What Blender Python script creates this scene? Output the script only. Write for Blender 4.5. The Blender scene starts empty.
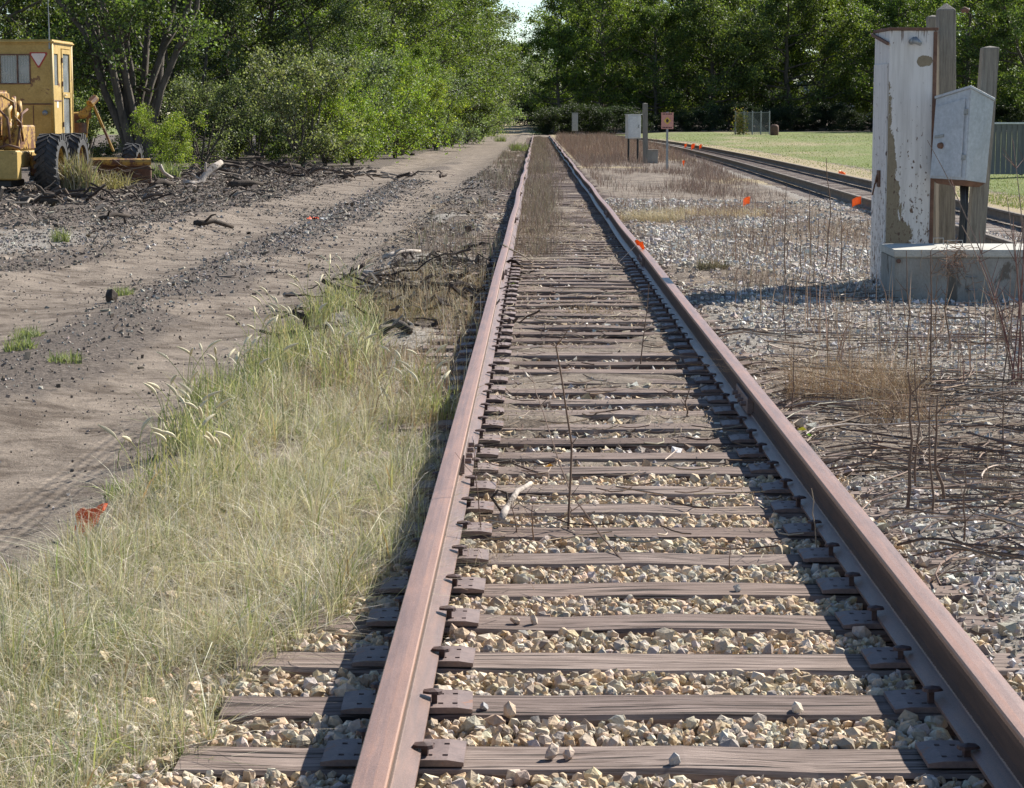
import bpy, bmesh, math, random
import numpy as np
from mathutils import Vector, Matrix
random.seed(7)
RNG = np.random.default_rng(11)
R = math.radians
scene = bpy.context.scene
COL = scene.collection

# ------------------------------------------------------------------ camera
FPX = 2200.0
CX, CZ = -0.3965, 1.593
TH = math.atan(263.9/FPX)
PSI = math.atan(25.2*math.cos(TH)/FPX)
cam = bpy.data.cameras.new('camera'); cam_o = bpy.data.objects.new('camera', cam); COL.objects.link(cam_o)
cam_o.location = (CX, 0, CZ); cam_o.rotation_euler = (math.pi/2-TH, 0, PSI)
cam.sensor_fit = 'HORIZONTAL'; cam.sensor_width = 36; cam.lens = FPX*36/1024
cam.shift_y = -10/1024; cam.clip_start = 0.1; cam.clip_end = 8000
scene.camera = cam_o
scene.render.resolution_x = 1024; scene.render.resolution_y = 788

# ------------------------------------------------------------------ sky, sun, exposure
SUN_AZ, SUN_EL = R(45), R(36)          # azimuth clockwise from +Y (to the right of the track)
w = bpy.data.worlds.new('World'); scene.world = w; w.use_nodes = True
nt = w.node_tree; nt.nodes.clear()
sk = nt.nodes.new('ShaderNodeTexSky'); sk.sky_type = 'NISHITA'; sk.sun_disc = False
sk.sun_elevation = SUN_EL; sk.sun_rotation = SUN_AZ; sk.dust_density = 0.0; sk.air_density = 0.9; sk.ozone_density = 2.5
bg = nt.nodes.new('ShaderNodeBackground'); bg.inputs[1].default_value = 0.072
ow = nt.nodes.new('ShaderNodeOutputWorld')
nt.links.new(sk.outputs[0], bg.inputs[0]); nt.links.new(bg.outputs[0], ow.inputs[0])
sl = bpy.data.lights.new('sun', 'SUN'); sl.energy = 5.0; sl.angle = R(0.53); sl.color = (1.0, .945, .86)
so = bpy.data.objects.new('sun', sl); COL.objects.link(so)
sdir = Vector((math.sin(SUN_AZ)*math.cos(SUN_EL), math.cos(SUN_AZ)*math.cos(SUN_EL), math.sin(SUN_EL)))
so.rotation_euler = (-sdir).to_track_quat('-Z', 'Y').to_euler(); so.location = (40, 40, 60)
scene.view_settings.view_transform = 'Standard'; scene.view_settings.look = 'None'
scene.view_settings.exposure = 1.0; scene.view_settings.gamma = 1.0

# ------------------------------------------------------------------ helpers
def W(px, py, z=0.0):
    """where the sight line through a measured point of the photograph meets the level z"""
    v = Vector(((px-512)/FPX, -(py-384)/FPX, -1.0))
    d = cam_o.rotation_euler.to_matrix() @ v
    t = (z-CZ)/d.z
    return Vector((CX+d.x*t, d.y*t, z))
_C, _S = math.cos(TH), math.sin(TH)
def at(px, dist, z=.6):
    """world x for a column of the photograph at a distance down the line"""
    return CX+(px-537.2)/FPX*(dist*_C+(CZ-z)*_S)

def P3(px, py, dist):
    zc = _C*dist/(1-(py-120.1)*_C*_S/FPX)
    return Vector((CX+(px-537.2)/FPX*zc, dist, CZ-(py-120.1)*_C*zc/FPX))

def vnoise(x, y, seed=0):
    x = np.asarray(x, float); y = np.asarray(y, float)
    xi = np.floor(x).astype(np.int64); yi = np.floor(y).astype(np.int64)
    fx = x-xi; fy = y-yi; fx = fx*fx*(3-2*fx); fy = fy*fy*(3-2*fy)
    def h(a, b):
        n = (a*374761393 + b*668265263 + seed*1442695041) & 0x7fffffff
        n = ((n ^ (n >> 13))*1274126177) & 0x7fffffff
        n = (n ^ (n >> 16)) & 0xffff
        return n/65535.0
    return (h(xi, yi)*(1-fx)+h(xi+1, yi)*fx)*(1-fy) + (h(xi, yi+1)*(1-fx)+h(xi+1, yi+1)*fx)*fy
def fbm(x, y, seed=0, o=3):
    s = 0; a = .5; t = 0
    for k in range(o):
        s = s + a*vnoise(np.asarray(x)*2**k, np.asarray(y)*2**k, seed+k*17); t += a; a *= .5
    return s/t
def sst(a, b, x):
    t = np.clip((np.asarray(x, float)-a)/(b-a), 0, 1); return t*t*(3-2*t)

def tag(o, label=None, cat=None, group=None, kind=None):
    if label: o['label'] = label
    if cat: o['category'] = cat
    if group: o['group'] = group
    if kind: o['kind'] = kind
    return o
def thing(name, label, cat, loc=(0, 0, 0), rz=0, group=None):
    o = bpy.data.objects.new(name, None); COL.objects.link(o)
    o.location = loc; o.rotation_euler = (0, 0, rz); o.empty_display_size = .2
    return tag(o, label, cat, group)
def link(name, me, parent=None):
    o = bpy.data.objects.new(name, me); COL.objects.link(o)
    if parent is not None: o.parent = parent
    return o
def nmesh(name, V, Fs, mat, tint=None, smooth=False):
    if not isinstance(Fs, (list, tuple)): Fs = [Fs]
    V = np.asarray(V, np.float32).reshape(-1, 3)
    me = bpy.data.meshes.new(name)
    me.vertices.add(len(V)); me.vertices.foreach_set('co', V.ravel())
    loops = np.concatenate([np.asarray(f).ravel() for f in Fs]).astype(np.int32)
    tot = np.concatenate([np.full(len(f), np.asarray(f).shape[1]) for f in Fs]).astype(np.int32)
    st = np.concatenate([[0], np.cumsum(tot)[:-1]]).astype(np.int32)
    me.loops.add(len(loops)); me.loops.foreach_set('vertex_index', loops)
    me.polygons.add(len(tot)); me.polygons.foreach_set('loop_start', st)
    me.polygons.foreach_set('loop_total', tot)
    me.polygons.foreach_set('use_smooth', np.full(len(tot), smooth, dtype=bool))
    me.update(calc_edges=True)
    if tint is not None:
        a = me.attributes.new('tint', 'FLOAT_COLOR', 'POINT')
        t = np.ones((len(V), 4), np.float32); t[:, :3] = tint
        a.data.foreach_set('color', t.ravel())
    me.materials.append(mat)
    return me
def copy_tree(o, parent=None):
    c = o.copy(); COL.objects.link(c)
    if parent is not None: c.parent = parent
    for ch in list(o.children): copy_tree(ch, c)
    return c

# bmesh shapes
def box(bm, x0, x1, y0, y1, z0, z1, M=None):
    vs = []
    for z in (z0, z1):
        for x, y in ((x0, y0), (x1, y0), (x1, y1), (x0, y1)):
            p = Vector((x, y, z)); vs.append(bm.verts.new(M @ p if M else p))
    for f in ((3, 2, 1, 0), (4, 5, 6, 7), (0, 1, 5, 4), (1, 2, 6, 5), (2, 3, 7, 6), (3, 0, 4, 7)):
        bm.faces.new([vs[i] for i in f])
def hexa(bm, P):
    vs = [bm.verts.new(Vector(p)) for p in P]
    for f in ((3, 2, 1, 0), (4, 5, 6, 7), (0, 1, 5, 4), (1, 2, 6, 5), (2, 3, 7, 6), (3, 0, 4, 7)):
        bm.faces.new([vs[i] for i in f])
def frame_of(d):
    d = d.normalized(); a = Vector((0, 0, 1)) if abs(d.z) < .9 else Vector((1, 0, 0))
    u = d.cross(a).normalized(); return u, d.cross(u).normalized()
def tube(bm, pts, rad, n=10, caps=True):
    pts = [Vector(p) for p in pts]
    if not hasattr(rad, '__len__'): rad = [rad]*len(pts)
    rings = []
    u0, v0 = frame_of(pts[-1]-pts[0] if (pts[-1]-pts[0]).length > 1e-6 else pts[1]-pts[0])
    for i, p in enumerate(pts):
        d = pts[min(i+1, len(pts)-1)]-pts[max(i-1, 0)]; d.normalize()
        u = (u0-d*u0.dot(d)); u = u.normalized() if u.length > 1e-4 else frame_of(d)[0]; v = d.cross(u)
        rings.append([bm.verts.new(p+(u*math.cos(2*math.pi*k/n)+v*math.sin(2*math.pi*k/n))*rad[i]) for k in range(n)])
    for a, b in zip(rings, rings[1:]):
        for k in range(n): bm.faces.new((a[k], a[(k+1) % n], b[(k+1) % n], b[k]))
    if caps: bm.faces.new(rings[0][::-1]); bm.faces.new(rings[-1])
def prism(bm, pts, f):
    """pts: 2D outline; f(p, s) -> 3D with s 0/1 the two ends"""
    a = [bm.verts.new(Vector(f(p, 0))) for p in pts]; b = [bm.verts.new(Vector(f(p, 1))) for p in pts]
    n = len(pts); bm.faces.new(a); bm.faces.new(b[::-1])
    for k in range(n): bm.faces.new((a[(k+1) % n], a[k], b[k], b[(k+1) % n]))
def fin(name, bm, mat, parent=None, bevel=0, smooth=False, segs=1, mesh_only=False):
    bmesh.ops.recalc_face_normals(bm, faces=bm.faces)
    if bevel: bmesh.ops.bevel(bm, geom=list(bm.edges), offset=bevel, segments=segs, affect='EDGES', clamp_overlap=True)
    me = bpy.data.meshes.new(name); bm.to_mesh(me); bm.free(); me.materials.append(mat)
    if smooth:
        for p in me.polygons: p.use_smooth = True
    return me if mesh_only else link(name, me, parent)
def B(): return bmesh.new()

def nmesh_from_bm(bm, name, mat, tint):
    me = bpy.data.meshes.new(name); bm.to_mesh(me); bm.free()
    a = me.attributes.new('tint', 'FLOAT_COLOR', 'POINT'); c = np.ones((len(me.vertices), 4), np.float32); c[:, :3] = tint
    a.data.foreach_set('color', c.ravel()); me.materials.append(mat); return me

# ------------------------------------------------------------------ materials
class N:
    def __init__(s, name):
        s.m = bpy.data.materials.new(name); s.m.use_nodes = True; s.t = s.m.node_tree; s.t.nodes.clear()
        s.out = s.t.nodes.new('ShaderNodeOutputMaterial')
    def n(s, k, **kw):
        nd = s.t.nodes.new('ShaderNode'+k)
        for a, v in kw.items(): setattr(nd, a, v)
        return nd
    def l(s, a, b): s.t.links.new(a, b)
    def coord(s, obj=True): return s.n('TexCoord').outputs['Object'] if obj else s.n('NewGeometry').outputs['Position']
    def mapping(s, vec, sc=(1, 1, 1)):
        m = s.n('Mapping'); m.inputs['Scale'].default_value = sc; s.l(vec, m.inputs[0]); return m.outputs[0]
    def noise(s, vec, scale, det=4, rough=.6, dist=0):
        x = s.n('TexNoise'); x.inputs['Scale'].default_value = scale; x.inputs['Detail'].default_value = det
        x.inputs['Roughness'].default_value = rough; x.inputs['Distortion'].default_value = dist
        s.l(vec, x.inputs['Vector']); return x.outputs['Fac']
    def ramp(s, fac, stops):
        r = s.n('ValToRGB'); e = r.color_ramp.elements
        while len(e) < len(stops): e.new(.5)
        for i, (p, c) in enumerate(stops):
            e[i].position = p; e[i].color = (*c, 1) if len(c) == 3 else c
        s.l(fac, r.inputs[0]); return r.outputs[0]
    def math(s, op, a, b=None, clamp=False):
        m = s.n('Math', operation=op, use_clamp=clamp)
        for i, v in enumerate((a, b)):
            if v is None: continue
            if isinstance(v, (int, float)): m.inputs[i].default_value = v
            else: s.l(v, m.inputs[i])
        return m.outputs[0]
    def mix(s, fac, a, b, blend='MIX'):
        m = s.n('MixRGB', blend_type=blend)
        for i, v in enumerate((fac, a, b)):
            if isinstance(v, (int, float)): m.inputs[i].default_value = v
            elif isinstance(v, tuple): m.inputs[i].default_value = (*v, 1)
            else: s.l(v, m.inputs[i])
        return m.outputs[0]
    def bump(s, h, strength=.5, dist=.01):
        b = s.n('Bump'); b.inputs['Strength'].default_value = strength; b.inputs['Distance'].default_value = dist
        s.l(h, b.inputs['Height']); return b.outputs[0]
    def princ(s, col, rough=.8, normal=None, metal=0, spec=.4):
        p = s.n('BsdfPrincipled')
        if isinstance(col, tuple): p.inputs['Base Color'].default_value = (*col, 1)
        else: s.l(col, p.inputs['Base Color'])
        if isinstance(rough, (int, float)): p.inputs['Roughness'].default_value = rough
        else: s.l(rough, p.inputs['Roughness'])
        p.inputs['Metallic'].default_value = metal; p.inputs['Specular IOR Level'].default_value = spec
        if normal: s.l(normal, p.inputs['Normal'])
        return p.outputs[0]
    def done(s, sh): s.l(sh, s.out.inputs[0]); return s.m

def worn(name, c1, c2, scale=8, rough=.8, bump=.3, bdist=.004, stretch=(1, 1, 1), c3=None, c3pos=.68, metal=0, spec=.4, fine=None):
    """two-tone weathered surface, with optional third colour in patches"""
    n = N(name); v = n.mapping(n.coord(), stretch)
    a = n.noise(v, scale, 6, .65); col = n.ramp(a, [(.32, c1), (.68, c2)])
    b = n.noise(v, (fine or scale*7), 5, .7)
    col = n.mix(.55, col, n.ramp(b, [(.25, (.55, .55, .55)), (.75, (1.3, 1.3, 1.3))]), 'MULTIPLY')
    if c3:
        p = n.noise(v, scale*.55+1.3, 6, .7, .4)
        col = n.mix(n.ramp(p, [(c3pos-.03, (0, 0, 0)), (c3pos+.02, (1, 1, 1))]), col, c3)
    h = n.math('ADD', b, a)
    return n.done(n.princ(col, rough, n.bump(h, bump, bdist), metal, spec))
def tinted(name, rough=.8, spec=.3, amp=.3, scale=60, transl=0.0, objvar=0.0, bump=0, tcol=(1.25, 1.35, .6)):
    """colour comes from the per-piece tint attribute of the mesh"""
    n = N(name); at_ = n.n('Attribute', attribute_name='tint').outputs['Color']
    b = n.noise(n.coord(), scale, 3, .6)
    col = n.mix(amp, at_, n.ramp(b, [(.25, (.45, .45, .45)), (.75, (1.35, 1.35, 1.35))]), 'MULTIPLY')
    if objvar:
        oi = n.n('ObjectInfo').outputs['Random']
        col = n.mix(objvar, col, n.ramp(oi, [(0, (.55, .72, .55)), (.35, (.9, .95, .7)), (.6, (1.2, 1.1, .7)), (.8, (.75, .95, .85)), (1, (1.1, 1.25, 1.0))]), 'MULTIPLY')
    p = n.princ(col, rough, n.bump(b, bump, .004) if bump else None, 0, spec)
    if transl:
        t = n.n('BsdfTranslucent'); n.l(n.mix(1, col, tcol, 'MULTIPLY'), t.inputs[0])
        mx = n.n('MixShader'); mx.inputs[0].default_value = transl
        n.l(p, mx.inputs[1]); n.l(t.outputs[0], mx.inputs[2]); p = mx.outputs[0]
    return n.done(p)

M = {}
# rail steel
n = N('rusty_rail_steel'); v = n.mapping(n.coord(), (1, .12, 1))
a = n.noise(v, 22, 6, .7); b = n.noise(n.coord(), 160, 4, .7); c = n.noise(n.mapping(n.coord(), (30, .5, 30)), 2.0, 4, .6)
col = n.ramp(a, [(.3, (.16, .108, .088)), (.55, (.225, .148, .118)), (.75, (.30, .18, .125))])
sx_ = n.n('SeparateXYZ'); n.l(n.coord(), sx_.inputs[0]); ax_ = n.math('ABSOLUTE', sx_.outputs[0])
edge_ = n.math('MULTIPLY', n.math('LESS_THAN', n.math('ADD', ax_, n.math('MULTIPLY', a, .03)), .757), n.math('GREATER_THAN', sx_.outputs[2], .15))
col = n.mix(n.math('MULTIPLY', edge_, .3), col, (.34, .19, .12))
col = n.mix(.5, col, n.ramp(b, [(.3, (.6, .58, .58)), (.7, (1.25, 1.2, 1.2))]), 'MULTIPLY')
col = n.mix(.5, col, n.ramp(c, [(.35, (.75, .8, .85)), (.65, (1.2, 1.1, 1.0))]), 'MULTIPLY')
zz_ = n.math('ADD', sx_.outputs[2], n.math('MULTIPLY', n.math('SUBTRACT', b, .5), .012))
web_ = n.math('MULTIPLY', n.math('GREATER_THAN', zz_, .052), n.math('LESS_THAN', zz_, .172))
col = n.mix(n.math('MULTIPLY', web_, .85), col, n.ramp(a, [(.3, (.045, .032, .027)), (.7, (.085, .055, .042))]))  # web and head sides darkened in colour to deepen their shade
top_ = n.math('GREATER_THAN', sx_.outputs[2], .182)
col = n.mix(top_, col, n.mix(1, col, (1.35, 1.3, 1.27), 'MULTIPLY'))  # head top lightened in colour for stronger contrast of lit against shaded
pit = n.noise(n.coord(), 420, 3, .8); col = n.mix(.45, col, n.ramp(pit, [(.38, (.45, .42, .4)), (.5, (1, 1, 1)), (.65, (1.25, 1.2, 1.15))]), 'MULTIPLY')
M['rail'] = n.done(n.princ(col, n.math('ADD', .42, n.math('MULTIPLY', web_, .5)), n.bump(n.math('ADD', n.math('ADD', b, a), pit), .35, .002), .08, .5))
M['rail_dull'] = worn('dull_dark_rail_steel', (.10, .078, .058), (.19, .148, .11), 4, .75, .3, .002)
M['plate'] = worn('rusty_tie_plate_iron', (.15, .108, .098), (.235, .17, .15), 14, .6, .5, .002, c3=(.25, .12, .07), c3pos=.66, spec=.4)
M['spike'] = worn('rusted_spike_iron', (.055, .032, .028), (.11, .06, .05), 30, .6, .5, .002)
# ties
n = N('weathered_tie_wood'); oi = n.n('ObjectInfo').outputs['Random']
cv = n.coord(); ad = n.n('VectorMath', operation='ADD'); n.l(cv, ad.inputs[0])
cb = n.n('CombineXYZ'); n.l(n.math('MULTIPLY', oi, 37.0), cb.inputs[0]); n.l(n.math('MULTIPLY', oi, 91.0), cb.inputs[1]); n.l(cb.outputs[0], ad.inputs[1])
g = n.noise(n.mapping(ad.outputs[0], (1.2, 26, 26)), 2.6, 7, .72, .25)
g2 = n.noise(n.mapping(ad.outputs[0], (1, 9, 9)), 3.1, 4, .6)
crk = n.noise(n.mapping(ad.outputs[0], (.9, 34, 30)), 1.6, 3, .5, .5)
cm = n.ramp(crk, [(.36, (1, 1, 1)), (.42, (0, 0, 0))])
col = n.ramp(g, [(.30, (.06, .045, .038)), (.46, (.20, .16, .14)), (.6, (.29, .24, .215)), (.76, (.42, .365, .325))])
col = n.mix(.8, col, n.ramp(g2, [(.3, (.6, .56, .54)), (.7, (1.2, 1.2, 1.2))]), 'MULTIPLY')
col = n.mix(.9, col, n.ramp(oi, [(0, (.55, .46, .42)), (.3, (.95, .86, .8)), (.6, (.72, .66, .64)), (1, (1.1, 1.05, 1.0))]), 'MULTIPLY')
col = n.mix(cm, col, (.02, .015, .012))
h = n.math('SUBTRACT', g, n.math('MULTIPLY', cm, 1.4))
M['tie'] = n.done(n.princ(col, .88, n.bump(h, .8, .006), 0, .25))
M['stone'] = tinted('ballast_stone', .9, .2, .4, 85, bump=1.0)
M['chip'] = tinted('debris_wood', .92, .2, .4, 50)
M['dry'] = tinted('dry_plant_matter', .85, .2, .1, 40, transl=.12, tcol=(1.1, 1.0, .9))
M['grass'] = tinted('grass_blade', .65, .3, .1, 30, transl=.28, tcol=(1.15, 1.2, .75))
M['leaf'] = tinted('leaf', .55, .35, .15, 3, transl=.42, objvar=.5)
M['bark'] = worn('tree_bark', (.05, .04, .032), (.15, .125, .10), 6, .95, 1, .02, (1, 1, .25))
M['deadwood'] = worn('pale_dead_wood', (.30, .25, .20), (.55, .48, .42), 7, .85, .6, .01, (1, 1, 1), c3=(.10, .075, .055), c3pos=.58)
M['darkwood'] = worn('dark_rotten_wood', (.03, .022, .018), (.10, .075, .055), 9, .95, .8, .01)
M['greywood'] = worn('grey_post_timber', (.16, .145, .12), (.30, .275, .23), 5, .9, .7, .006, (14, 14, .8), c3=(.09, .075, .055), c3pos=.66)
M['yellow'] = worn('faded_yellow_paint', (.40, .265, .075), (.52, .36, .12), 3, .55, .2, .003, c3=(.20, .10, .045), c3pos=.63)
M['yellow_dirty'] = worn('oily_yellow_paint', (.30, .17, .04), (.52, .32, .07), 6, .6, .3, .003, c3=(.13, .055, .03), c3pos=.52)
M['rust'] = worn('rusted_steel', (.10, .055, .04), (.20, .11, .075), 9, .85, .5, .004)
M['rubber'] = worn('dusty_tyre_rubber', (.035, .035, .037), (.085, .082, .08), 7, .75, .3, .003)
M['black'] = worn('black_plastic', (.012, .012, .013), (.03, .03, .03), 10, .5, .1, .002)
M['silver'] = worn('dull_silver_paint', (.37, .40, .44), (.47, .50, .54), 4, .45, .12, .002, c3=(.24, .17, .12), c3pos=.76, metal=.1)
M['white_far'] = worn('white_enamel', (.62, .62, .60), (.74, .74, .72), 4, .5, .1, .002)
M['concrete'] = worn('weathered_concrete', (.24, .225, .195), (.38, .36, .32), 3.5, .92, .5, .006, (1, 1, .5), c3=(.15, .13, .105), c3pos=.62, fine=60)
M['concrete_pale'] = worn('pale_concrete_slab', (.40, .38, .33), (.54, .52, .46), 3.5, .92, .4, .004, fine=60)
M['steel'] = worn('galvanised_steel', (.25, .26, .26), (.38, .39, .39), 12, .5, .2, .002, metal=.5)
M['wire'] = worn('chainlink_wire', (.20, .21, .20), (.32, .33, .32), 12, .5, .1, .002, metal=.4)
M['orange'] = worn('fluorescent_orange_plastic', (.85, .14, .015), (.95, .20, .03), 8, .45, .1, .002)
n = N('fluorescent_flag_film'); tb0 = n.n('BsdfTranslucent'); tb0.inputs[0].default_value = (.95, .25, .04, 1); mx0 = n.n('MixShader'); mx0.inputs[0].default_value = .3
n.l(n.princ((.95, .25, .04), .5), mx0.inputs[1]); n.l(tb0.outputs[0], mx0.inputs[2]); M['orange'] = n.done(mx0.outputs[0])
M['redcloth'] = worn('faded_red_orange_plastic', (.80, .11, .03), (.95, .17, .05), 14, .6, .3, .004)
M['signpink'] = worn('faded_pink_sign_face', (.58, .26, .20), (.66, .32, .25), 6, .5, .1, .002)
M['signyellow'] = worn('yellow_sign_print', (.70, .45, .05), (.78, .52, .08), 6, .5, .1, .001)
M['signdark'] = worn('dark_sign_print', (.06, .03, .03), (.10, .05, .05), 6, .5, .1, .001)
M['red'] = worn('red_reflective_edge', (.36, .04, .03), (.46, .07, .05), 9, .5, .1, .002)
M['pale'] = worn('pale_faded_reflector', (.72, .62, .56), (.80, .72, .66), 9, .5, .1, .002)
M['fence_board'] = worn('grey_fence_boards', (.13, .13, .125), (.22, .215, .20), 2, .9, .4, .006, (6, 6, .5))
M['beige'] = worn('pale_house_siding', (.50, .48, .44), (.58, .56, .52), 1, .8, .1, .004)
n = N('window_glass'); v = n.noise(n.coord(), 2.2, 2, .5)
gp_ = n.princ(n.ramp(v, [(.35, (.26, .29, .30)), (.65, (.42, .45, .46))]), .15, None, 0, .8); tr_ = n.n('BsdfTransparent'); mx_ = n.n('MixShader'); mx_.inputs[0].default_value = .5
n.l(tr_.outputs[0], mx_.inputs[1]); n.l(gp_, mx_.inputs[2]); M['glass'] = n.done(mx_.outputs[0])
n = N('curtain_cloth'); wv = n.n('TexWave', bands_direction='X'); wv.inputs['Scale'].default_value = 5; wv.inputs['Distortion'].default_value = 1
n.l(n.coord(), wv.inputs[0]); M['curtain'] = n.done(n.princ(n.ramp(wv.outputs[0], [(0, (.4, .4, .38)), (1, (.8, .8, .77))]), .9))
# peeling white paint on the relay case
n = N('peeling_white_paint'); v = n.coord()
sep = n.n('SeparateXYZ'); n.l(v, sep.inputs[0])
streak = n.noise(n.mapping(v, (18, 18, 1.1)), 1.6, 5, .65)
base = n.mix(.7, (.62, .60, .58), n.ramp(streak, [(.3, (.72, .70, .68)), (.6, (1.08, 1.08, 1.08))]), 'MULTIPLY')
fleck = n.noise(n.mapping(v, (1, 1, .55)), 24, 5, .7)
big = n.noise(n.mapping(v, (1, 1, .5)), 5.5, 6, .7, .3)
# bare patch climbs from the foot along the left edge of the front
low = n.math('MULTIPLY', n.math('SUBTRACT', 1.98, sep.outputs[2]), .15)
low = n.math('ADD', n.math('MINIMUM', low, .25), n.math('MULTIPLY', n.math('SUBTRACT', big, .5), .42))
low = n.math('SUBTRACT', low, n.math('ADD', sep.outputs[0], .232))
front = n.math('LESS_THAN', sep.outputs[1], -.325)
bare = n.math('MULTIPLY', n.ramp(low, [(.0, (0, 0, 0)), (.008, (1, 1, 1))]), front)
dx_ = n.math('SUBTRACT', sep.outputs[0], .12); dz_ = n.math('SUBTRACT', sep.outputs[2], 2.2)
rr_ = n.math('ADD', n.math('SQRT', n.math('ADD', n.math('MULTIPLY', n.math('MULTIPLY', dx_, dx_), .55), n.math('MULTIPLY', dz_, dz_))), n.math('MULTIPLY', n.math('SUBTRACT', big, .5), .12))
bare = n.math('MAXIMUM', bare, n.math('MULTIPLY', n.math('LESS_THAN', rr_, .055), front))
bare2 = n.ramp(n.math('ADD', fleck, n.math('MULTIPLY', n.math('SUBTRACT', 1.6, sep.outputs[2]), .065)), [(.625, (0, 0, 0)), (.65, (1, 1, 1))])
topf = n.ramp(n.math('ADD', n.math('SUBTRACT', sep.outputs[2], 1.93), n.math('MULTIPLY', n.math('SUBTRACT', streak, .5), 1.1)), [(.60, (0, 0, 0)), (.66, (1, 1, 1))])
rustc = n.ramp(n.noise(v, 30, 5, .7), [(.35, (.08, .045, .035)), (.65, (.20, .14, .10))])
col = n.mix(bare, base, n.mix(.6, (.25, .205, .14), n.ramp(fleck, [(.3, (.6, .6, .6)), (.7, (1.2, 1.2, 1.2))]), 'MULTIPLY'))
col = n.mix(bare2, col, rustc)
col = n.mix(n.math('MULTIPLY', topf, .8), col, rustc)
hh = n.math('SUBTRACT', n.math('MULTIPLY', streak, .3), n.math('ADD', bare, bare2))
M['peel'] = n.done(n.princ(col, .7, n.bump(hh, .5, .004), 0, .3))

# ground
n = N('ground_soil'); P = n.coord(False)
z1 = n.n('Attribute', attribute_name='zone').outputs['Color']; s1 = n.n('SeparateColor'); n.l(z1, s1.inputs[0])
z2 = n.n('Attribute', attribute_name='zone_b').outputs['Color']; s2 = n.n('SeparateColor'); n.l(z2, s2.inputs[0])
nb = n.noise(P, .9, 6, .65); nm = n.noise(P, 7, 6, .7); nf = n.noise(P, 55, 5, .75); nf2 = n.noise(P, 28, 4, .8)
def edge(w_, nz, lo=.45, hi=.60):   # ragged transition
    return n.ramp(n.math('ADD', w_, n.math('MULTIPLY', n.math('SUBTRACT', nz, .5), .9)), [(lo, (0, 0, 0)), (hi, (1, 1, 1))])
dirt = n.ramp(nm, [(.3, (.175, .144, .116)), (.7, (.275, .232, .190))])
dirt = n.mix(.7, dirt, n.ramp(nf, [(.32, (.5, .48, .46)), (.5, (.95, .95, .95)), (.62, (1.15, 1.15, 1.15)), (.74, (1.7, 1.7, 1.7))]), 'MULTIPLY')
dirt = n.mix(.9, dirt, n.ramp(n.noise(P, 1.7, 6, .75, .6), [(.40, (.42, .38, .35)), (.50, (.88, .86, .84)), (.62, (1.2, 1.18, 1.15))]), 'MULTIPLY')
mul = n.ramp(nf2, [(.33, (.045, .036, .03)), (.52, (.115, .093, .077)), (.68, (.26, .22, .18))])
grv = n.ramp(nf, [(.32, (.09, .075, .06)), (.5, (.24, .215, .185)), (.68, (.45, .42, .38))])
tan = n.ramp(nf2, [(.3, (.20, .155, .09)), (.7, (.42, .345, .22))])
grn = n.ramp(nm, [(.3, (.115, .15, .045)), (.7, (.20, .225, .075))])
lw_ = n.noise(n.mapping(P, (.10, .022, 1)), 1.0, 5, .7)
grn = n.mix(n.ramp(lw_, [(.52, (0, 0, 0)), (.66, (1, 1, 1))]), n.mix(.6, grn, n.ramp(nf2, [(.3, (.6, .6, .6)), (.7, (1.3, 1.3, 1.3))]), 'MULTIPLY'), (.30, .25, .15))
col = n.mix(edge(s1.outputs[0], nm), dirt, mul)
col = n.mix(edge(s1.outputs[1], nm), col, grv)
col = n.mix(edge(s2.outputs[0], nm), col, tan)
col = n.mix(edge(s1.outputs[2], nb, .4, .7), col, grn)
hb = n.math('ADD', n.math('MULTIPLY', nf2, 1.0), n.math('MULTIPLY', nf, .6))
px_ = n.n('SeparateXYZ'); n.l(P, px_.inputs[0])
gm_ = n.math('MULTIPLY', n.ramp(px_.outputs[0], [(0, (0, 0, 0)), (1, (0, 0, 0))]), 1)
def band(v, lo, hi): return n.math('MULTIPLY', n.math('GREATER_THAN', v, lo), n.math('LESS_THAN', v, hi))
gm_ = n.math('MULTIPLY', band(px_.outputs[0], -2.78, -2.5), band(px_.outputs[1], 8.4, 12.2))
lug = n.math('MULTIPLY', n.math('SINE', n.math('MULTIPLY', px_.outputs[0], 90.0)), n.math('ADD', n.math('SINE', n.math('MULTIPLY', px_.outputs[1], 60.0)), 1.6))
hb = n.math('ADD', hb, n.math('MULTIPLY', n.math('MULTIPLY', lug, gm_), n.math('MULTIPLY', nm, .3)))
M['ground'] = n.done(n.princ(col, .95, n.bump(hb, .8, .02), 0, .15))
M['leafgreen'] = M['leaf']

def in_grass(X, Y):
    u = X-CX
    lo = np.interp(Y, [4.4, 5.6, 6.1, 7.3, 8.2, 9.3, 11, 13], [-1.75, -1.75, -1.82, -1.95, -1.72, -1.52, -1.66, -1.5])
    hi = np.interp(Y, [4.4, 5.6, 6.1, 6.6, 7.0, 7.5, 9, 12, 14], [-1.02, -.95, -.82, -.72, -.58, -.47, -.44, -.44, -.44])
    e = (fbm(X*2.2, Y*2, 71)-.5)*.5
    return (u > lo+e*1.5-.05) & (u < hi+e*.6) & (Y < 12.7+e*3) & (fbm(X*5.5, Y*4.5, 72) > .22+.11*sst(6.8, 7.5, Y)+.20*sst(9.4, 10.6, Y))

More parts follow.
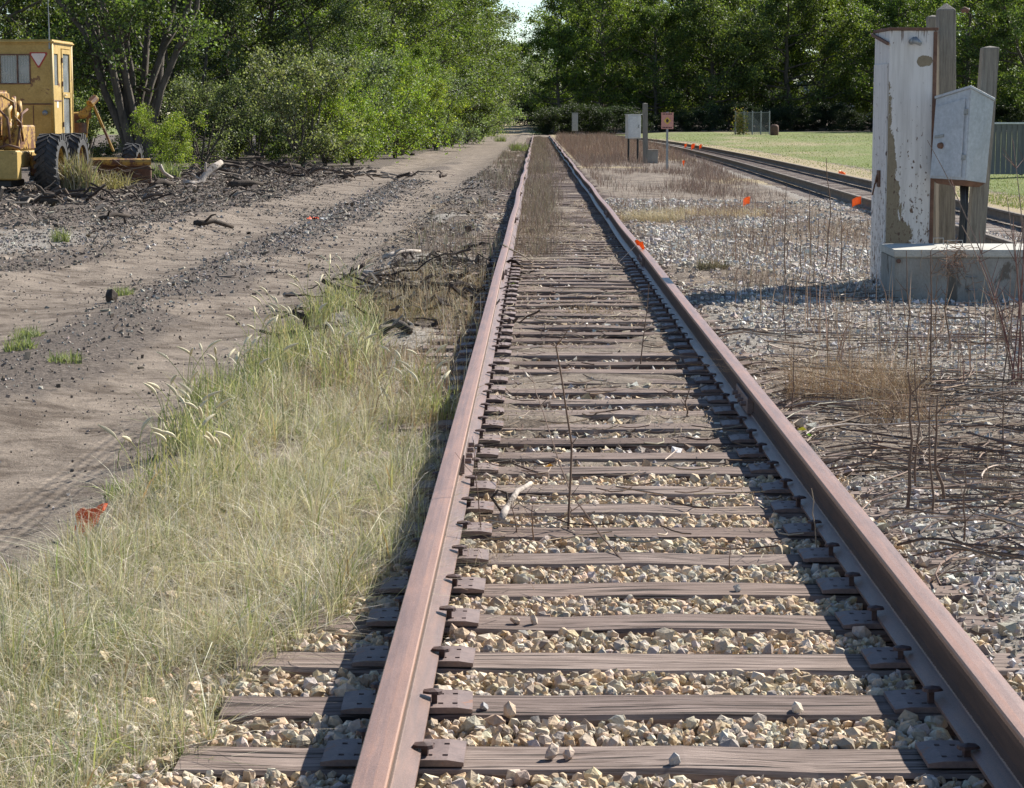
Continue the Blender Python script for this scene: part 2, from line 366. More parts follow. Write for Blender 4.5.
# ------------------------------------------------------------------ ground sheet (u = metres right of the camera line)
def zones(X, Y):
    u = X-CX
    wob = (fbm(X*.5, Y*.18, 3)-.5)
    road = sst(-5.9, -5.2, u+wob*1.2)*(1-sst(-2.0, -1.6, u+wob*.7))
    med = np.exp(-((u+3.45+wob*.6)/.62)**2)*sst(10, 15, Y)*(1-sst(70, 120, Y))*.95*sst(.22, .45, fbm(X*.8, Y*.3, 12))
    left = (1-sst(-5.7, -5.1, u+wob*1.4))
    deb = sst(-2.1, -1.7, u+wob*.7)*(1-sst(-.6, -.35, u))*sst(11.5, 15, Y)*(1-sst(60, 90, Y))
    patch = np.exp(-(((u+7.2)/1.8)**2+((Y-29)/4.5)**2))
    mulch = np.maximum.reduce([med*1.0, left*.95-patch*.9, deb*.85])
    mulch = mulch*(1-.0*road)
    crib = ((u > -.5) & (u < 1.25))
    right = sst(1.2, 1.4, u)*(1-sst(6.3, 6.6, u-.02*Y*.5))
    gr = np.zeros_like(u)
    gr = np.maximum(gr, patch*.8)
    wn = fbm(X*.7, Y*.35, 9)
    gr = np.maximum(gr, right*(.25+.75*sst(.35, .62, wn)+.25*np.exp(-((Y-17)/2.5)**2)-.55*np.exp(-(((u-2.0)/1.3)**2+((Y-13)/3.0)**2))))
    gr = np.maximum(gr, deb*sst(.5, .7, fbm(X*1.5, Y*.6, 21)))
    mulch = np.maximum(mulch, right*.45*(1-sst(.4, .6, wn)))
    mulch = np.maximum(mulch, crib*.35*sst(9, 13, Y))
    gr = np.where(crib & (Y < 9), .6, gr)
    gr = gr*(1-.8*sst(34, 50, Y)); mulch = np.maximum(mulch, right*.5*sst(34, 48, Y)*sst(.35, .55, fbm(X*.5, Y*.1, 14)))
    t2 = track2_x(Y)-CX
    t2g = np.exp(-((u-t2)/1.7)**4)*(Y > 12)
    gr = np.maximum(gr, t2g)
    tan = np.exp(-((u-t2-2.6-wob)/1.1)**2)*(Y > 15)
    tan = np.maximum(tan, right*sst(.55, .75, fbm(X*.4+9, Y*.12, 31))*sst(28, 36, Y)*.8)
    tan = np.maximum(tan, sst(.5, .9, (u > 1.3)*(Y > 90)*(u < t2-1.6))*.6)
    lawn = sst(2.9, 4.2, u-t2+wob)*(Y > 10)
    lawn = lawn*(1-.35*sst(.5, .7, fbm(X*.06, Y*.03, 41)))
    tan = np.maximum(tan, in_grass(X, Y)*.75)
    far = sst(225, 250, Y)
    tan = np.maximum(tan, far*.7*np.exp(-((u+3.5)/4)**2)); lawn = np.maximum(lawn, far*(1-np.exp(-((u+3.5)/3)**2)))
    mulch = mulch*(1-far); wood = sst(238, 246, Y)*(u > 1.5); mulch = np.maximum(mulch, wood); lawn = lawn*(1-wood); gr = gr*(1-wood)
    tan = tan*(1-wood)
    return mulch, gr, lawn, tan
T2 = np.array([(-20, 5.0), (20, 6.05), (30, 6.4), (50, 6.98), (84, 7.75), (120, 8.15), (150, 8.1), (180, 7.3), (215, 5.9), (260, 3.2)])
def track2_x(Y): return np.interp(Y, T2[:, 0], T2[:, 1])+CX
def gz(X, Y):
    X = np.asarray(X, float); Y = np.asarray(Y, float); u = X-CX
    z = -.055+.05*(fbm(X*.6, Y*.3, 5)-.5)
    track = np.exp(-((u-.32)/1.2)**4)
    dl = -.055+.05*sst(8.6, 11.5, Y)*sst(.35, .62, fbm(X*1.3, Y*1.1, 19))
    z = z*(1-track)+track*dl
    side = sst(1.30, 1.50, u)*(1-sst(3, 5, u)); z += side*(.052+.022*(fbm(X*3, Y*2.5, 29)-.5))
    lside = (1-sst(-.95, -.7, u))*sst(-1.9, -1.6, u); z += lside*.05*sst(7.5, 10, Y)
    road = sst(-5.6, -5.0, u)*(1-sst(-2.2, -1.7, u))
    z -= road*.05
    z += road*(1-sst(80, 120, Y))*.035*np.cos((u+3.45)*2*math.pi/1.9)*-1*-1
    mul = (1-sst(-5.7, -5.1, u))*(1-sst(60, 100, Y))
    gm = 1-np.exp(-(((u+11.3)/2.2)**4+((Y-51)/4.5)**4)); z += mul*gm*(.14*(fbm(X*1.3, Y*1.1, 15)-.35)+.03)
    deb = sst(-2.0, -1.6, u)*(1-sst(-.7, -.4, u))*sst(13, 16, Y)*(1-sst(40, 60, Y))
    z += deb*.16*(fbm(X*2.3, Y*1.6, 25)-.45)
    rise = sst(215, 420, Y); z += rise*2.6
    t2 = track2_x(Y)-CX
    z = np.where(np.abs(u-t2) < 1.9, np.where(Y > 5, -.012+rise*2.6, z), z)
    z += .25*sst(3, 12, u-t2)*sst(20, 60, Y)
    return z
def build_ground():
    ys = list(np.arange(-8, 22, .14)); y = 22.0
    while y < 640: y *= 1.011; ys.append(y)
    ys += [700, 760]
    xs = list(np.arange(-2.6, 2.6, .085)); st = .085; x = 2.6
    while x < 60: st = min(st*1.045, 3.0); x += st; xs.append(x); xs.insert(0, -x)
    for x in (80, 120, 200, 400): xs.append(x); xs.insert(0, -x)
    xs = np.array(sorted(xs)); ys = np.array(ys)
    X, Y = np.meshgrid(xs, ys); X = X.ravel(); Y = Y.ravel(); Z = gz(X, Y)
    nx, ny = len(xs), len(ys)
    i = (np.arange(ny-1)[:, None]*nx+np.arange(nx-1)[None]).ravel()
    F = np.stack([i, i+1, i+1+nx, i+nx], 1)
    me = nmesh('ground', np.stack([X, Y, Z], 1), F, M['ground'], smooth=True)
    m_, g_, l_, t_ = zones(X, Y)
    for nm_, rgb in (('zone', (m_, g_, l_)), ('zone_b', (t_, t_*0, t_*0))):
        a = me.attributes.new(nm_, 'FLOAT_COLOR', 'POINT')
        c = np.ones((len(X), 4), np.float32)
        for k in range(3): c[:, k] = np.clip(rgb[k], 0, 1)
        a.data.foreach_set('color', c.ravel())
    tag(link('ground', me), 'bare dirt road, gravel and lawn around the railway', kind='structure')
build_ground()

# ------------------------------------------------------------------ scatter tools
def rotmats(n, rng):
    q = rng.normal(size=(n, 4)); q /= np.linalg.norm(q, axis=1)[:, None]
    a, b, c, d = q.T
    return np.stack([np.stack([1-2*(c*c+d*d), 2*(b*c-a*d), 2*(b*d+a*c)], 1),
                     np.stack([2*(b*c+a*d), 1-2*(b*b+d*d), 2*(c*d-a*b)], 1),
                     np.stack([2*(b*d-a*c), 2*(c*d+a*b), 1-2*(b*b+c*c)], 1)], 1)
g_ = (1+5**.5)/2
ICO = np.array([(-1, g_, 0), (1, g_, 0), (-1, -g_, 0), (1, -g_, 0), (0, -1, g_), (0, 1, g_), (0, -1, -g_), (0, 1, -g_), (g_, 0, -1), (g_, 0, 1), (-g_, 0, -1), (-g_, 0, 1)])/1.902
ICOF = np.array([(0, 11, 5), (0, 5, 1), (0, 1, 7), (0, 7, 10), (0, 10, 11), (1, 5, 9), (5, 11, 4), (11, 10, 2), (10, 7, 6), (7, 1, 8), (3, 9, 4), (3, 4, 2), (3, 2, 6), (3, 6, 8), (3, 8, 9), (4, 9, 5), (2, 4, 11), (6, 2, 10), (8, 6, 7), (9, 8, 1)])
OCT = np.array([(1, 0, 0), (-1, 0, 0), (0, 1, 0), (0, -1, 0), (0, 0, 1), (0, 0, -1)], float)
OCTF = np.array([(0, 2, 4), (2, 1, 4), (1, 3, 4), (3, 0, 4), (2, 0, 5), (1, 2, 5), (3, 1, 5), (0, 3, 5)])
CUB = np.array([(-1, -1, -1), (1, -1, -1), (1, 1, -1), (-1, 1, -1), (-1, -1, 1), (1, -1, 1), (1, 1, 1), (-1, 1, 1)], float)
CUBF = np.array([(3, 2, 1, 0), (4, 5, 6, 7), (0, 1, 5, 4), (1, 2, 6, 5), (2, 3, 7, 6), (3, 0, 4, 7)])
def scatter(base, faces, pos, scl, rng, jitter=.25, Rm=None, variants=14):
    n_ = len(pos); k = len(base)
    var = base[None]*(1+rng.uniform(-jitter, jitter, (variants, k, 1)))+rng.normal(0, jitter*.25, (variants, k, 3))
    v = var[rng.integers(0, variants, n_)]*scl[:, None, :]
    if Rm is None: Rm = rotmats(n_, rng)
    v = np.einsum('nij,nkj->nki', Rm, v)+pos[:, None, :]
    F = faces[None]+(np.arange(n_)*k)[:, None, None]
    return v.reshape(-1, 3), F.reshape(-1, faces.shape[1])
def palette(n_, cols, rng, var=.15, rep=1):
    c = np.array(cols)[rng.integers(0, len(cols), n_)]*(1+rng.uniform(-var, var, (n_, 1)))*(1+rng.uniform(-.05, .05, (n_, 3)))
    return np.repeat(np.clip(c, 0, 1), rep, 0)
def blades(base, h, w_, rng, lean=.35, laz=None, lev=2, curve=1.0):
    n_ = len(base); az = rng.uniform(0, 2*math.pi, n_) if laz is None else laz
    ln = np.abs(rng.normal(0, lean, n_)) if laz is None else np.full(n_, lean)*rng.uniform(.5, 1.5, n_)
    D = np.stack([np.cos(az), np.sin(az), np.zeros(n_)], 1)
    sa = rng.uniform(0, math.pi, n_); S = np.stack([np.cos(sa), np.sin(sa), np.zeros(n_)], 1)
    ts = [i/lev for i in range(lev)]
    V = []
    for t in ts+[1.0]:
        c = base+D*(ln*h*t**(1+curve))[:, None]+np.array([0, 0, 1.])*(h*(t-.35*np.minimum(ln, 1.4)*t*t))[:, None]
        if t < 1:
            ww = (w_*(1-.55*t))[:, None]/2
            V += [c-S*ww, c+S*ww]
        else: V.append(c)
    k = len(V); V = np.stack(V, 1).reshape(-1, 3)
    f = []
    for i in range(lev-1): a = 2*i; f += [(a, a+1, a+3), (a, a+3, a+2)]
    f.append((2*lev-2, 2*lev-1, 2*lev))
    F = (np.array(f)[None]+(np.arange(n_)*k)[:, None, None]).reshape(-1, 3)
    return V, F, k
def tubes(P, Rd, sides=3):
    """P (n,k,3) polylines, Rd (n,k)"""
    n_, k, _ = P.shape
    d = P[:, -1]-P[:, 0]; d /= np.linalg.norm(d, axis=1)[:, None]+1e-9
    a = np.where(np.abs(d[:, 2:3]) < .9, np.array([[0, 0, 1.]]), np.array([[1., 0, 0]]))
    u = np.cross(d, a); u /= np.linalg.norm(u, axis=1)[:, None]; v = np.cross(d, u)
    ring = np.stack([u*math.cos(2*math.pi*s/sides)+v*math.sin(2*math.pi*s/sides) for s in range(sides)], 1)
    V = P[:, :, None, :]+ring[:, None]*Rd[:, :, None, None]
    V = V.reshape(-1, 3)
    f = []
    for i in range(k-1):
        for s in range(sides):
            s2 = (s+1) % sides; f.append((i*sides+s, i*sides+s2, (i+1)*sides+s2, (i+1)*sides+s))
    F = (np.array(f)[None]+(np.arange(n_)*k*sides)[:, None, None]).reshape(-1, 4)
    return V, F
class Acc:
    def __init__(s): s.V = []; s.F3 = []; s.F4 = []; s.T = []; s.n = 0
    def add(s, V, F, T):
        F = np.asarray(F); (s.F3 if F.shape[1] == 3 else s.F4).append(F+s.n)
        s.V.append(V); s.T.append(np.broadcast_to(T, (len(V), 3))); s.n += len(V)
    def mesh(s, name, mat, smooth=False):
        Fs = [np.concatenate(x) for x in (s.F3, s.F4) if x]
        return nmesh(name, np.concatenate(s.V), Fs, mat, np.concatenate(s.T), smooth)

# ------------------------------------------------------------------ main track
GX = .7175; RH = .168; PT = .022            # gauge half, rail height, plate thickness
TSP = .508
Y0 = W(460, 757).y - 3*TSP                  # first tie row
NT = 226
track = thing('railway_track', 'rusty straight railway track running away through the middle', 'railway track', (0, 0, 0))
def rail_wob(y, s):
    a = np.clip((y-11)/75, 0, 1)
    return a*(.022*np.sin(y*.53+s)+.018*np.sin(y*.21+s*2.1)), a*(.014*np.sin(y*.47+s*1.7))
RP = [(-.07, 0), (.07, 0), (.07, .010), (.020, .026), (.0085, .045), (.0085, .118), (.022, .128), (.038, .134), (.038, .162), (.0345, .1675), (.012, .1692),
      (-.012, .1692), (-.0345, .1675), (-.038, .162), (-.038, .134), (-.022, .128), (-.0085, .118), (-.0085, .045), (-.020, .026), (-.07, .010)]
def rail_mesh(cx_fn, cz_fn, y0, y1, name='rail'):
    ys = list(np.arange(y0, 40, 1.0))+list(np.arange(40, y1, 2.5))+[y1]; ys = np.array(ys)
    k = len(RP); V = []
    for y in ys:
        cx, cz = cx_fn(y), cz_fn(y)
        V += [(cx+p[0], y, cz+p[1]) for p in RP]
    F = []
    for i in range(len(ys)-1):
        for j in range(k):
            j2 = (j+1) % k; F.append((i*k+j, (i+1)*k+j, (i+1)*k+j2, i*k+j2))
    caps = [list(range(k))]
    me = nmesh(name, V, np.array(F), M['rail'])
    return me
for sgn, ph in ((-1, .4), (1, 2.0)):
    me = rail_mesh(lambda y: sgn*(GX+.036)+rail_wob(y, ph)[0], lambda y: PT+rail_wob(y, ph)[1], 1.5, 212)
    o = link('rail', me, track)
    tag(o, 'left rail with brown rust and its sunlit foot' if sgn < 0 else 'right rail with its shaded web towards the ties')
# joint bars
bmj = B()
box(bmj, -.016, .016, -.33, .33, .03, .115)
for yy in (-.24, -.08, .08, .24): tube(bmj, [(-.045, yy, .075), (.045, yy, .075)], .014, 6)
jb = fin('joint_bar', bmj, M['plate'], None, .002, mesh_only=True)
for sgn, y00 in ((-1, W(472, 452, .1).y), (1, W(640, 300, .1).y-6.5)):
    for k in range(8):
        y = y00+11.89*k
        if y < 3: continue
        for s2 in (-1, 1):
            o = link('joint_bar', jb, track); o.location = (sgn*(GX+.036)+rail_wob(y, .4 if sgn < 0 else 2.0)[0]+s2*.024, y, PT)
# tie meshes
def tie_mesh(k):
    rr = np.random.default_rng(100+k)
    L, Wd, H = 1.30, .112, .17
    nx = 9; V = []; xs = np.linspace(-L, L, nx)
    xs[0] += rr.uniform(0, .05); xs[-1] -= rr.uniform(0, .05)
    for i, x in enumerate(xs):
        e = .012
        wa, wb = Wd+rr.normal(0, .004), Wd+rr.normal(0, .004); t = rr.normal(0, .003)
        V += [(x, -wa, -H), (x, -wa, -.012+t), (x, -wa+e, t), (x, rr.uniform(-.03, .03), t+rr.normal(0, .003)), (x, wb-e, t), (x, wb, -.012+t), (x, wb, -H)]
    F = []
    for i in range(nx-1):
        for j in range(6): F.append((i*7+j, (i+1)*7+j, (i+1)*7+j+1, i*7+j+1))
    F = [tuple(reversed(f)) for f in F]
    n0 = (nx-1)*7
    T = []
    for b0, fl in ((0, 0), (n0, 1)):
        for j in range(1, 6):
            t = (b0, b0+j, b0+j+1); T.append(t if fl else t[::-1])
    return nmesh('tie', V, [np.array(F), np.array(T)], M['tie'])
ties = [tie_mesh(k) for k in range(8)]
ACR = .178; ALO = .094
def plate_mesh():
    bm = B()
    xs = [-ACR, -.137, -.123, -.098, -.084, .084, .098, .123, .137, ACR]
    ys = [-ALO, -.058, -.042, .042, .058, ALO]
    hole = lambda i, j: (i in (1, 7)) and (j in (1, 3)) or (i in (3, 5)) and j in (1, 3)
    gv = {}
    def vert(i, j, z):
        key = (i, j, z)
        if key not in gv: gv[key] = bm.verts.new((xs[i], ys[j], z))
        return gv[key]
    t, b = .019, .002
    for i in range(9):
        for j in range(5):
            if hole(i, j):
                q = [(i, j), (i+1, j), (i+1, j+1), (i, j+1)]
                for a, c in zip(q, q[1:]+q[:1]): bm.faces.new((vert(*a, t), vert(*a, b), vert(*c, b), vert(*c, t)))
            else: bm.faces.new((vert(i, j, t), vert(i+1, j, t), vert(i+1, j+1, t), vert(i, j+1, t)))
    for i in range(9):
        bm.faces.new((vert(i, 0, b), vert(i+1, 0, b), vert(i+1, 0, t), vert(i, 0, t)))
        bm.faces.new((vert(i, 5, t), vert(i+1, 5, t), vert(i+1, 5, b), vert(i, 5, b)))
    for j in range(5):
        bm.faces.new((vert(0, j, t), vert(0, j+1, t), vert(0, j+1, b), vert(0, j, b)))
        bm.faces.new((vert(9, j, b), vert(9, j+1, b), vert(9, j+1, t), vert(9, j, t)))
    for v in bm.verts:      # worn, rolled edges
        if abs(v.co.x) > .17 and v.co.z > .01: v.co.z -= .006
    return fin('tie_plate', bm, M['plate'], mesh_only=True)
plate = plate_mesh()
def spike_mesh(k):
    bm = B(); lift = [.020, .034, .027][k]
    box(bm, -.008, .008, -.008, .008, -.02, .018+lift)
    hp = [(x*1.2, y*1.15) for x, y in [(-.026, -.012), (-.014, -.019), (.010, -.018), (.019, -.008), (.019, .008), (.010, .018), (-.014, .019), (-.026, .012)]]
    z0 = .018+lift
    a = [bm.verts.new((x, y, z0+(.003 if x < 0 else 0))) for x, y in hp]
    b = [bm.verts.new((x*.9, y*.9, z0+.009)) for x, y in hp]; c = bm.verts.new((-.003, 0, z0+.015))
    bm.faces.new(a[::-1])
    for i in range(8):
        j = (i+1) % 8; bm.faces.new((a[i], a[j], b[j], b[i])); bm.faces.new((b[i], b[j], c))
    return fin('spike', bm, M['spike'], mesh_only=True)
spikes = [spike_mesh(k) for k in range(3)]
rt = random.Random(5)
tie_ys = []; tie_off = []
for k in range(NT):
    y = Y0+TSP*k+rt.uniform(-.025, .025)*(1 if k > 10 else .5)
    tie_ys.append(y)
    t = link('tie', ties[k % 8 if k % 3 else rt.randrange(8)], track)
    xo = rt.uniform(-.05, .05); t.location = (xo, y, rt.uniform(-.012, .0) if k > 12 else -.003*rt.random())
    t.rotation_euler = (0, rt.uniform(-.002, .002), rt.uniform(-.012, .012)+(math.pi if rt.random() < .5 else 0))
    flip = abs(t.rotation_euler.z) > 1
    t.rotation_euler.z = t.rotation_euler.z
    if k == 0: tag(t, 'weathered tie nearest the camera')
    tie_off.append(xo)
    if k < 46:
        for sg in (-1, 1):
            p = link('tie_plate', plate, t)
            cxw = sg*(GX+.036); lx = (cxw-xo)*(-1 if flip else 1)
            p.location = (lx+rt.uniform(-.006, .006), rt.uniform(-.006, .006), .0025); p.rotation_euler = (0, 0, rt.uniform(-.02, .02))
    if k < 42:
        for sg in (-1, 1):
            for side in (-1, 1):
                if k > 12 and rt.random() < .08: continue
                s_ = link('spike', spikes[rt.randrange(3)], t)
                f = -1 if flip else 1
                inner = (side == -sg)
                wx = sg*(GX+.036)+side*.079; wy = -.05 if inner else .05
                s_.location = ((wx-xo)*f, wy*f, .003)
                s_.rotation_euler = (0, 0, (0 if side > 0 else math.pi)+(math.pi if flip else 0)+rt.uniform(-.2, .2))
# far ties beyond the individually built ones
acc = Acc(); nf = 170
pos = np.stack([RNG.uniform(-.05, .05, nf), Y0+TSP*(NT+np.arange(nf)), np.full(nf, -.085)], 1)
V, F = scatter(CUB, CUBF, pos, np.tile([1.28, .112, .085], (nf, 1)), RNG, .01, np.tile(np.eye(3), (nf, 1, 1)))
o = link('far_ties', nmesh('far_ties', V, F, M['tie']), track); o['kind'] = 'stuff'; tag(o, 'ties of the far end of the track')

# second track
t2 = thing('railway_track', 'second track curving in from the right beyond the gravel', 'railway track', (0, 0, 0))
def t2n(y):
    dx = (track2_x(y+2)-track2_x(y-2))/4; return dx
def smooth_t2(y): return np.mean([track2_x(y+q) for q in (-14, -9, -4, 0, 4, 9, 14)])
for sg in (-1, 1):
    me = rail_mesh(lambda y: smooth_t2(y)+sg*.755, lambda y: PT+.01, 8, 232)
    me.materials.clear(); me.materials.append(M['rail_dull']); o = link('rail', me, t2); tag(o, 'near rail of the second track' if sg < 0 else 'far rail of the second track beside the lawn')
n2 = 300
ys2 = 12+np.arange(n2)*.53
for k, y in enumerate(ys2[:220]):
    o = link('tie', ties[k % 8], t2); o.location = (smooth_t2(y)+rt.uniform(-.04, .04), y, -.006); o.rotation_euler = (0, 0, rt.uniform(-.01, .01)-t2n(y))

# ------------------------------------------------------------------ ballast and gravel
tY = np.array(tie_ys)
def off_tie(X, Y, m=.118):
    i = np.clip(np.round((Y-Y0)/TSP).astype(int), 0, NT-1)
    near = np.abs(Y-tY[i]) < m
    return ~(near & (np.abs(X) < 1.33) & (Y > Y0-.2))
def off_rail(X, m=.08):
    return (np.abs(np.abs(X)-(GX+.036)) > m)
TAN = [(.54, .42, .28), (.60, .48, .33), (.46, .35, .23), (.62, .54, .42), (.52, .38, .24), (.40, .33, .25), (.56, .47, .36), (.44, .39, .33)]
GREY = [(.58, .535, .47), (.67, .63, .56), (.48, .435, .375), (.54, .47, .39), (.36, .315, .27), (.70, .665, .61)]
rg = np.random.default_rng(21)
acc = Acc()
n_ = 100000; X = rg.uniform(-2.1, 1.0, n_); Y = rg.uniform(4.3, 10.2, n_)
keep = off_tie(X, Y, .125) & off_rail(X, .072)
keep &= rg.random(n_) < np.where(Y < 8.6, 1, np.clip(1-(Y-8.6)/2.2, .25, 1))
keep &= ~(in_grass(X+.12, Y) & in_grass(X, Y) & (rg.random(n_) < .8))
keep &= rg.random(n_) < np.where(X < -1.35, .8-.6*sst(-1.4, -2.1, X), 1.0)
X, Y = X[keep], Y[keep]; n_ = len(X)
r = np.clip(rg.lognormal(math.log(.0118), .42, n_), .004, .026)
Z = -.050+rg.random(n_)*.042+.012*(fbm(X*3, Y*3, 77)-.5)
bigm = (Z > -.036) & (r > .0085); PP = np.stack([X, Y, Z], 1); SS = r[:, None]*rg.uniform(.5, 1.4, (n_, 3))
V, F = scatter(ICO, ICOF, PP[bigm], SS[bigm], rg, .2, None, 40); acc.add(V, F, palette(int(bigm.sum()), TAN, rg, .25, 12))
V, F = scatter(OCT, OCTF, PP[~bigm], SS[~bigm]*1.1, rg, .3, None, 40); acc.add(V, F, palette(int((~bigm).sum()), TAN, rg, .3, 6)*.85)
o = link('track_ballast', acc.mesh('track_ballast', M['stone'])); tag(o, 'tan crushed stone ballast filling the gaps between the near ties', 'ballast', kind='stuff')
# worn ballast further down
acc = Acc(); n_ = 46000; Y = 9+rg.random(n_)**1.3*34; X = rg.uniform(-1.5, 1.5, n_)
keep = off_tie(X, Y, .13) & off_rail(X, .075) & (rg.random(n_) < .35+.65*sst(.38, .62, fbm(X*1.2, Y*.5, 55)))
X, Y = X[keep], Y[keep]; n_ = len(X)
r = np.clip(rg.lognormal(math.log(.017), .35, n_), .008, .034)
V, F = scatter(OCT, OCTF, np.stack([X, Y, -.048+rg.random(n_)*.022], 1), r[:, None]*rg.uniform(.7, 1.3, (n_, 3)), rg, .3)
acc.add(V, F, palette(n_, TAN+GREY+[(.16, .12, .09)]*5, rg, .2, 6))
o = link('track_ballast', acc.mesh('track_ballast', M['stone'])); tag(o, 'dirty ballast with soil between the ties further down the track', 'ballast', kind='stuff')
# right-hand gravel
acc = Acc(); n_ = 145000; Y = 4.4+rg.random(n_)**1.5*40; X = CX+rg.uniform(1.27, 6.5, n_)
inview = X-CX < (1040-537)/FPX*Y+.5
wn = fbm(X*.7, Y*.35, 9)
den = .08+.80*sst(.38, .62, wn); u = X-CX
den = den*(1-.85*np.exp(-(((u-2.0)/1.1)**2+((Y-13.5)/3.6)**2)))
den = np.maximum(den, np.exp(-((Y-7.2)/1.4)**2)); den = np.maximum(den, .9*np.exp(-(((Y-16.6)/1.5)**2+((u-3.2)/1.0)**2)))
keep = inview & (rg.random(n_) < den) & ((X > 1.15) | off_tie(X, Y, .08) | (rg.random(n_) < .45))
X, Y = X[keep], Y[keep]; n_ = len(X)
r = np.clip(rg.lognormal(math.log(.0122), .42, n_), .005, .032)*np.clip(Y/16, .9, 1.5)
Z = np.maximum(gz(X, Y), np.where(off_tie(X, Y, .11), -1, .0))+rg.random(n_)*.014
V, F = scatter(OCT, OCTF, np.stack([X, Y, Z], 1), r[:, None]*rg.uniform(.7, 1.35, (n_, 3)), rg, .3)
acc.add(V, F, palette(n_, GREY+[(.45, .38, .30)], rg, .18, 6))
o = link('gravel', acc.mesh('gravel', M['stone'])); tag(o, 'pale grey gravel strewn right of the track', 'gravel', kind='stuff')
# left debris stones, road pebbles
acc = Acc(); n_ = 42000; Y = 7+rg.random(n_)**1.2*55; X = CX+rg.uniform(-7.8, -.45, n_); u = X-CX
inview = u > (-20-537)/FPX*Y-.5
deb = sst(-2.1, -1.7, u)*(Y > 12)
med = np.exp(-((u+3.5)/.45)**2)*(Y > 12)
pt = np.exp(-(((u+7.2)/1.8)**2+((Y-29)/4.5)**2))
keep = inview & (rg.random(n_) < np.maximum.reduce([deb*.8*sst(.4, .6, fbm(X*1.4, Y*.5, 61)), med*.8, np.full(n_, .05), pt]))
X, Y = X[keep], Y[keep]; n_ = len(X)
r = np.clip(rg.lognormal(math.log(.009), .42, n_), .004, .022)*np.clip(Y/18, .8, 2)
V, F = scatter(OCT, OCTF, np.stack([X, Y, gz(X, Y)+rg.random(n_)*.008], 1), r[:, None]*rg.uniform(.7, 1.3, (n_, 3)), rg, .3)
acc.add(V, F, palette(n_, [(.36, .33, .29), (.46, .43, .38), (.30, .26, .22), (.22, .18, .15), (.38, .32, .27), (.17, .14, .12)], rg, .2, 6))
o = link('road_pebbles', acc.mesh('road_pebbles', M['stone'])); tag(o, 'small grey pebbles strewn over the dirt road and its verge', 'pebbles', kind='stuff')
acc = Acc(); n_ = 42000; Y = 7.5+rg.random(n_)**1.2*45; X = CX+rg.uniform(-7.8, -1.6, n_); u = X-CX
keep = (u > (-20-537)/FPX*Y-.5) & (rg.random(n_) < .15+.85*sst(.48, .7, fbm(X*1.7, Y*.8, 66))); X, Y = X[keep], Y[keep]; n_ = len(X)
r = np.clip(rg.lognormal(math.log(.005), .5, n_), .0025, .02)*np.clip(Y/16, .8, 2)
V, F = scatter(OCT, OCTF, np.stack([X, Y, gz(X, Y)+r*.3], 1), r[:, None]*rg.uniform(.7, 1.4, (n_, 3))*np.array([1, 1, .6]), rg, .3)
acc.add(V, F, palette(n_, [(.20, .175, .15), (.17, .145, .12), (.14, .118, .098), (.25, .22, .19)], rg, .15, 6))
o = link('soil_crumbs', acc.mesh('soil_crumbs', M['chip'])); tag(o, 'loose crumbs of soil scattered over the dirt road', 'soil', kind='stuff')
# mulch chips: dark wood bits
acc = Acc(); n_ = 46000; Y = 13+rg.random(n_)**1.15*62; X = CX+rg.uniform(-13, -.45, n_); u = X-CX
inview = u > (-20-537)/FPX*Y-.5
mm, _, _, _ = zones(X, Y)
keep = inview & (rg.random(n_) < np.clip(mm*1.15-.1, 0, 1)*np.where(u > -5.2, .3, 1))
X, Y = X[keep], Y[keep]; n_ = len(X)
az = rg.uniform(0, math.pi, n_); ti = rg.normal(0, .35, n_)
ca, sa, ct, st_ = np.cos(az), np.sin(az), np.cos(ti), np.sin(ti)
Rm = np.stack([np.stack([ca*ct, -sa, ca*st_], 1), np.stack([sa*ct, ca, sa*st_], 1), np.stack([-st_, 0*ca, ct], 1)], 1)
L = np.clip(rg.lognormal(math.log(.02), .6, n_), .007, .16)*np.clip(Y/36, .4, 1.5)
sc = np.stack([L, L*rg.uniform(.12, .5, n_), rg.uniform(.003, .012, n_)], 1)
V, F = scatter(CUB[:, :], CUBF, np.stack([X, Y, gz(X, Y)+.01+rg.random(n_)*.02], 1), sc, rg, .2, Rm)
acc.add(V, F, palette(n_, [(.115, .092, .075), (.15, .122, .098), (.085, .068, .056), (.19, .155, .125), (.32, .265, .21), (.16, .125, .10), (.24, .20, .16), (.40, .35, .28)], rg, .25, 8))
o = link('wood_chips', acc.mesh('wood_chips', M['chip'])); tag(o, 'dark shredded bark and wood chips covering the ground left of the track', 'wood chips', kind='stuff')

# stones lying loose on the near ties
for px, py, r_, cc, lab in ((484, 706, .020, (.42, .41, .40), 'grey stone on the third tie from the camera near the left rail'),
        (510, 711, .030, (.60, .47, .34), 'tan stone overhanging the tie beside the grey stone'),
        (552, 753, .028, (.58, .46, .36), 'tan stone on the nearest tie, left of its flat neighbour'),
        (568, 753, .024, (.55, .43, .34), 'flat brown stone on the nearest tie beside a tan stone'),
        (674, 761, .024, (.40, .39, .37), 'grey stone half sunk at the front edge of the nearest tie'),
        (737, 588, .022, (.55, .50, .42), 'small stone on a tie right of the track centre'),
        (797, 709, .030, (.62, .54, .44), 'pale lump of stone on a tie towards the right rail'),
        (534, 620, .022, (.60, .50, .40), 'pale stone on the tie edge left of centre'),
        (515, 620, .020, (.55, .43, .32), 'tan pebble on the tie edge nearest the left rail')):
    p = W(px, py, .01); V, F = scatter(ICO, ICOF, np.array([[0, 0, r_*.55]]), np.array([[r_*1.25, r_*.9, r_*.8]]), rg, .2)
    V = V*.75; o = link('loose_stone', nmesh('loose_stone', V, F, M['stone'], np.tile(cc, (len(V), 1)))); o.location = (p.x, p.y, 0)
    tag(o, lab, 'stone')

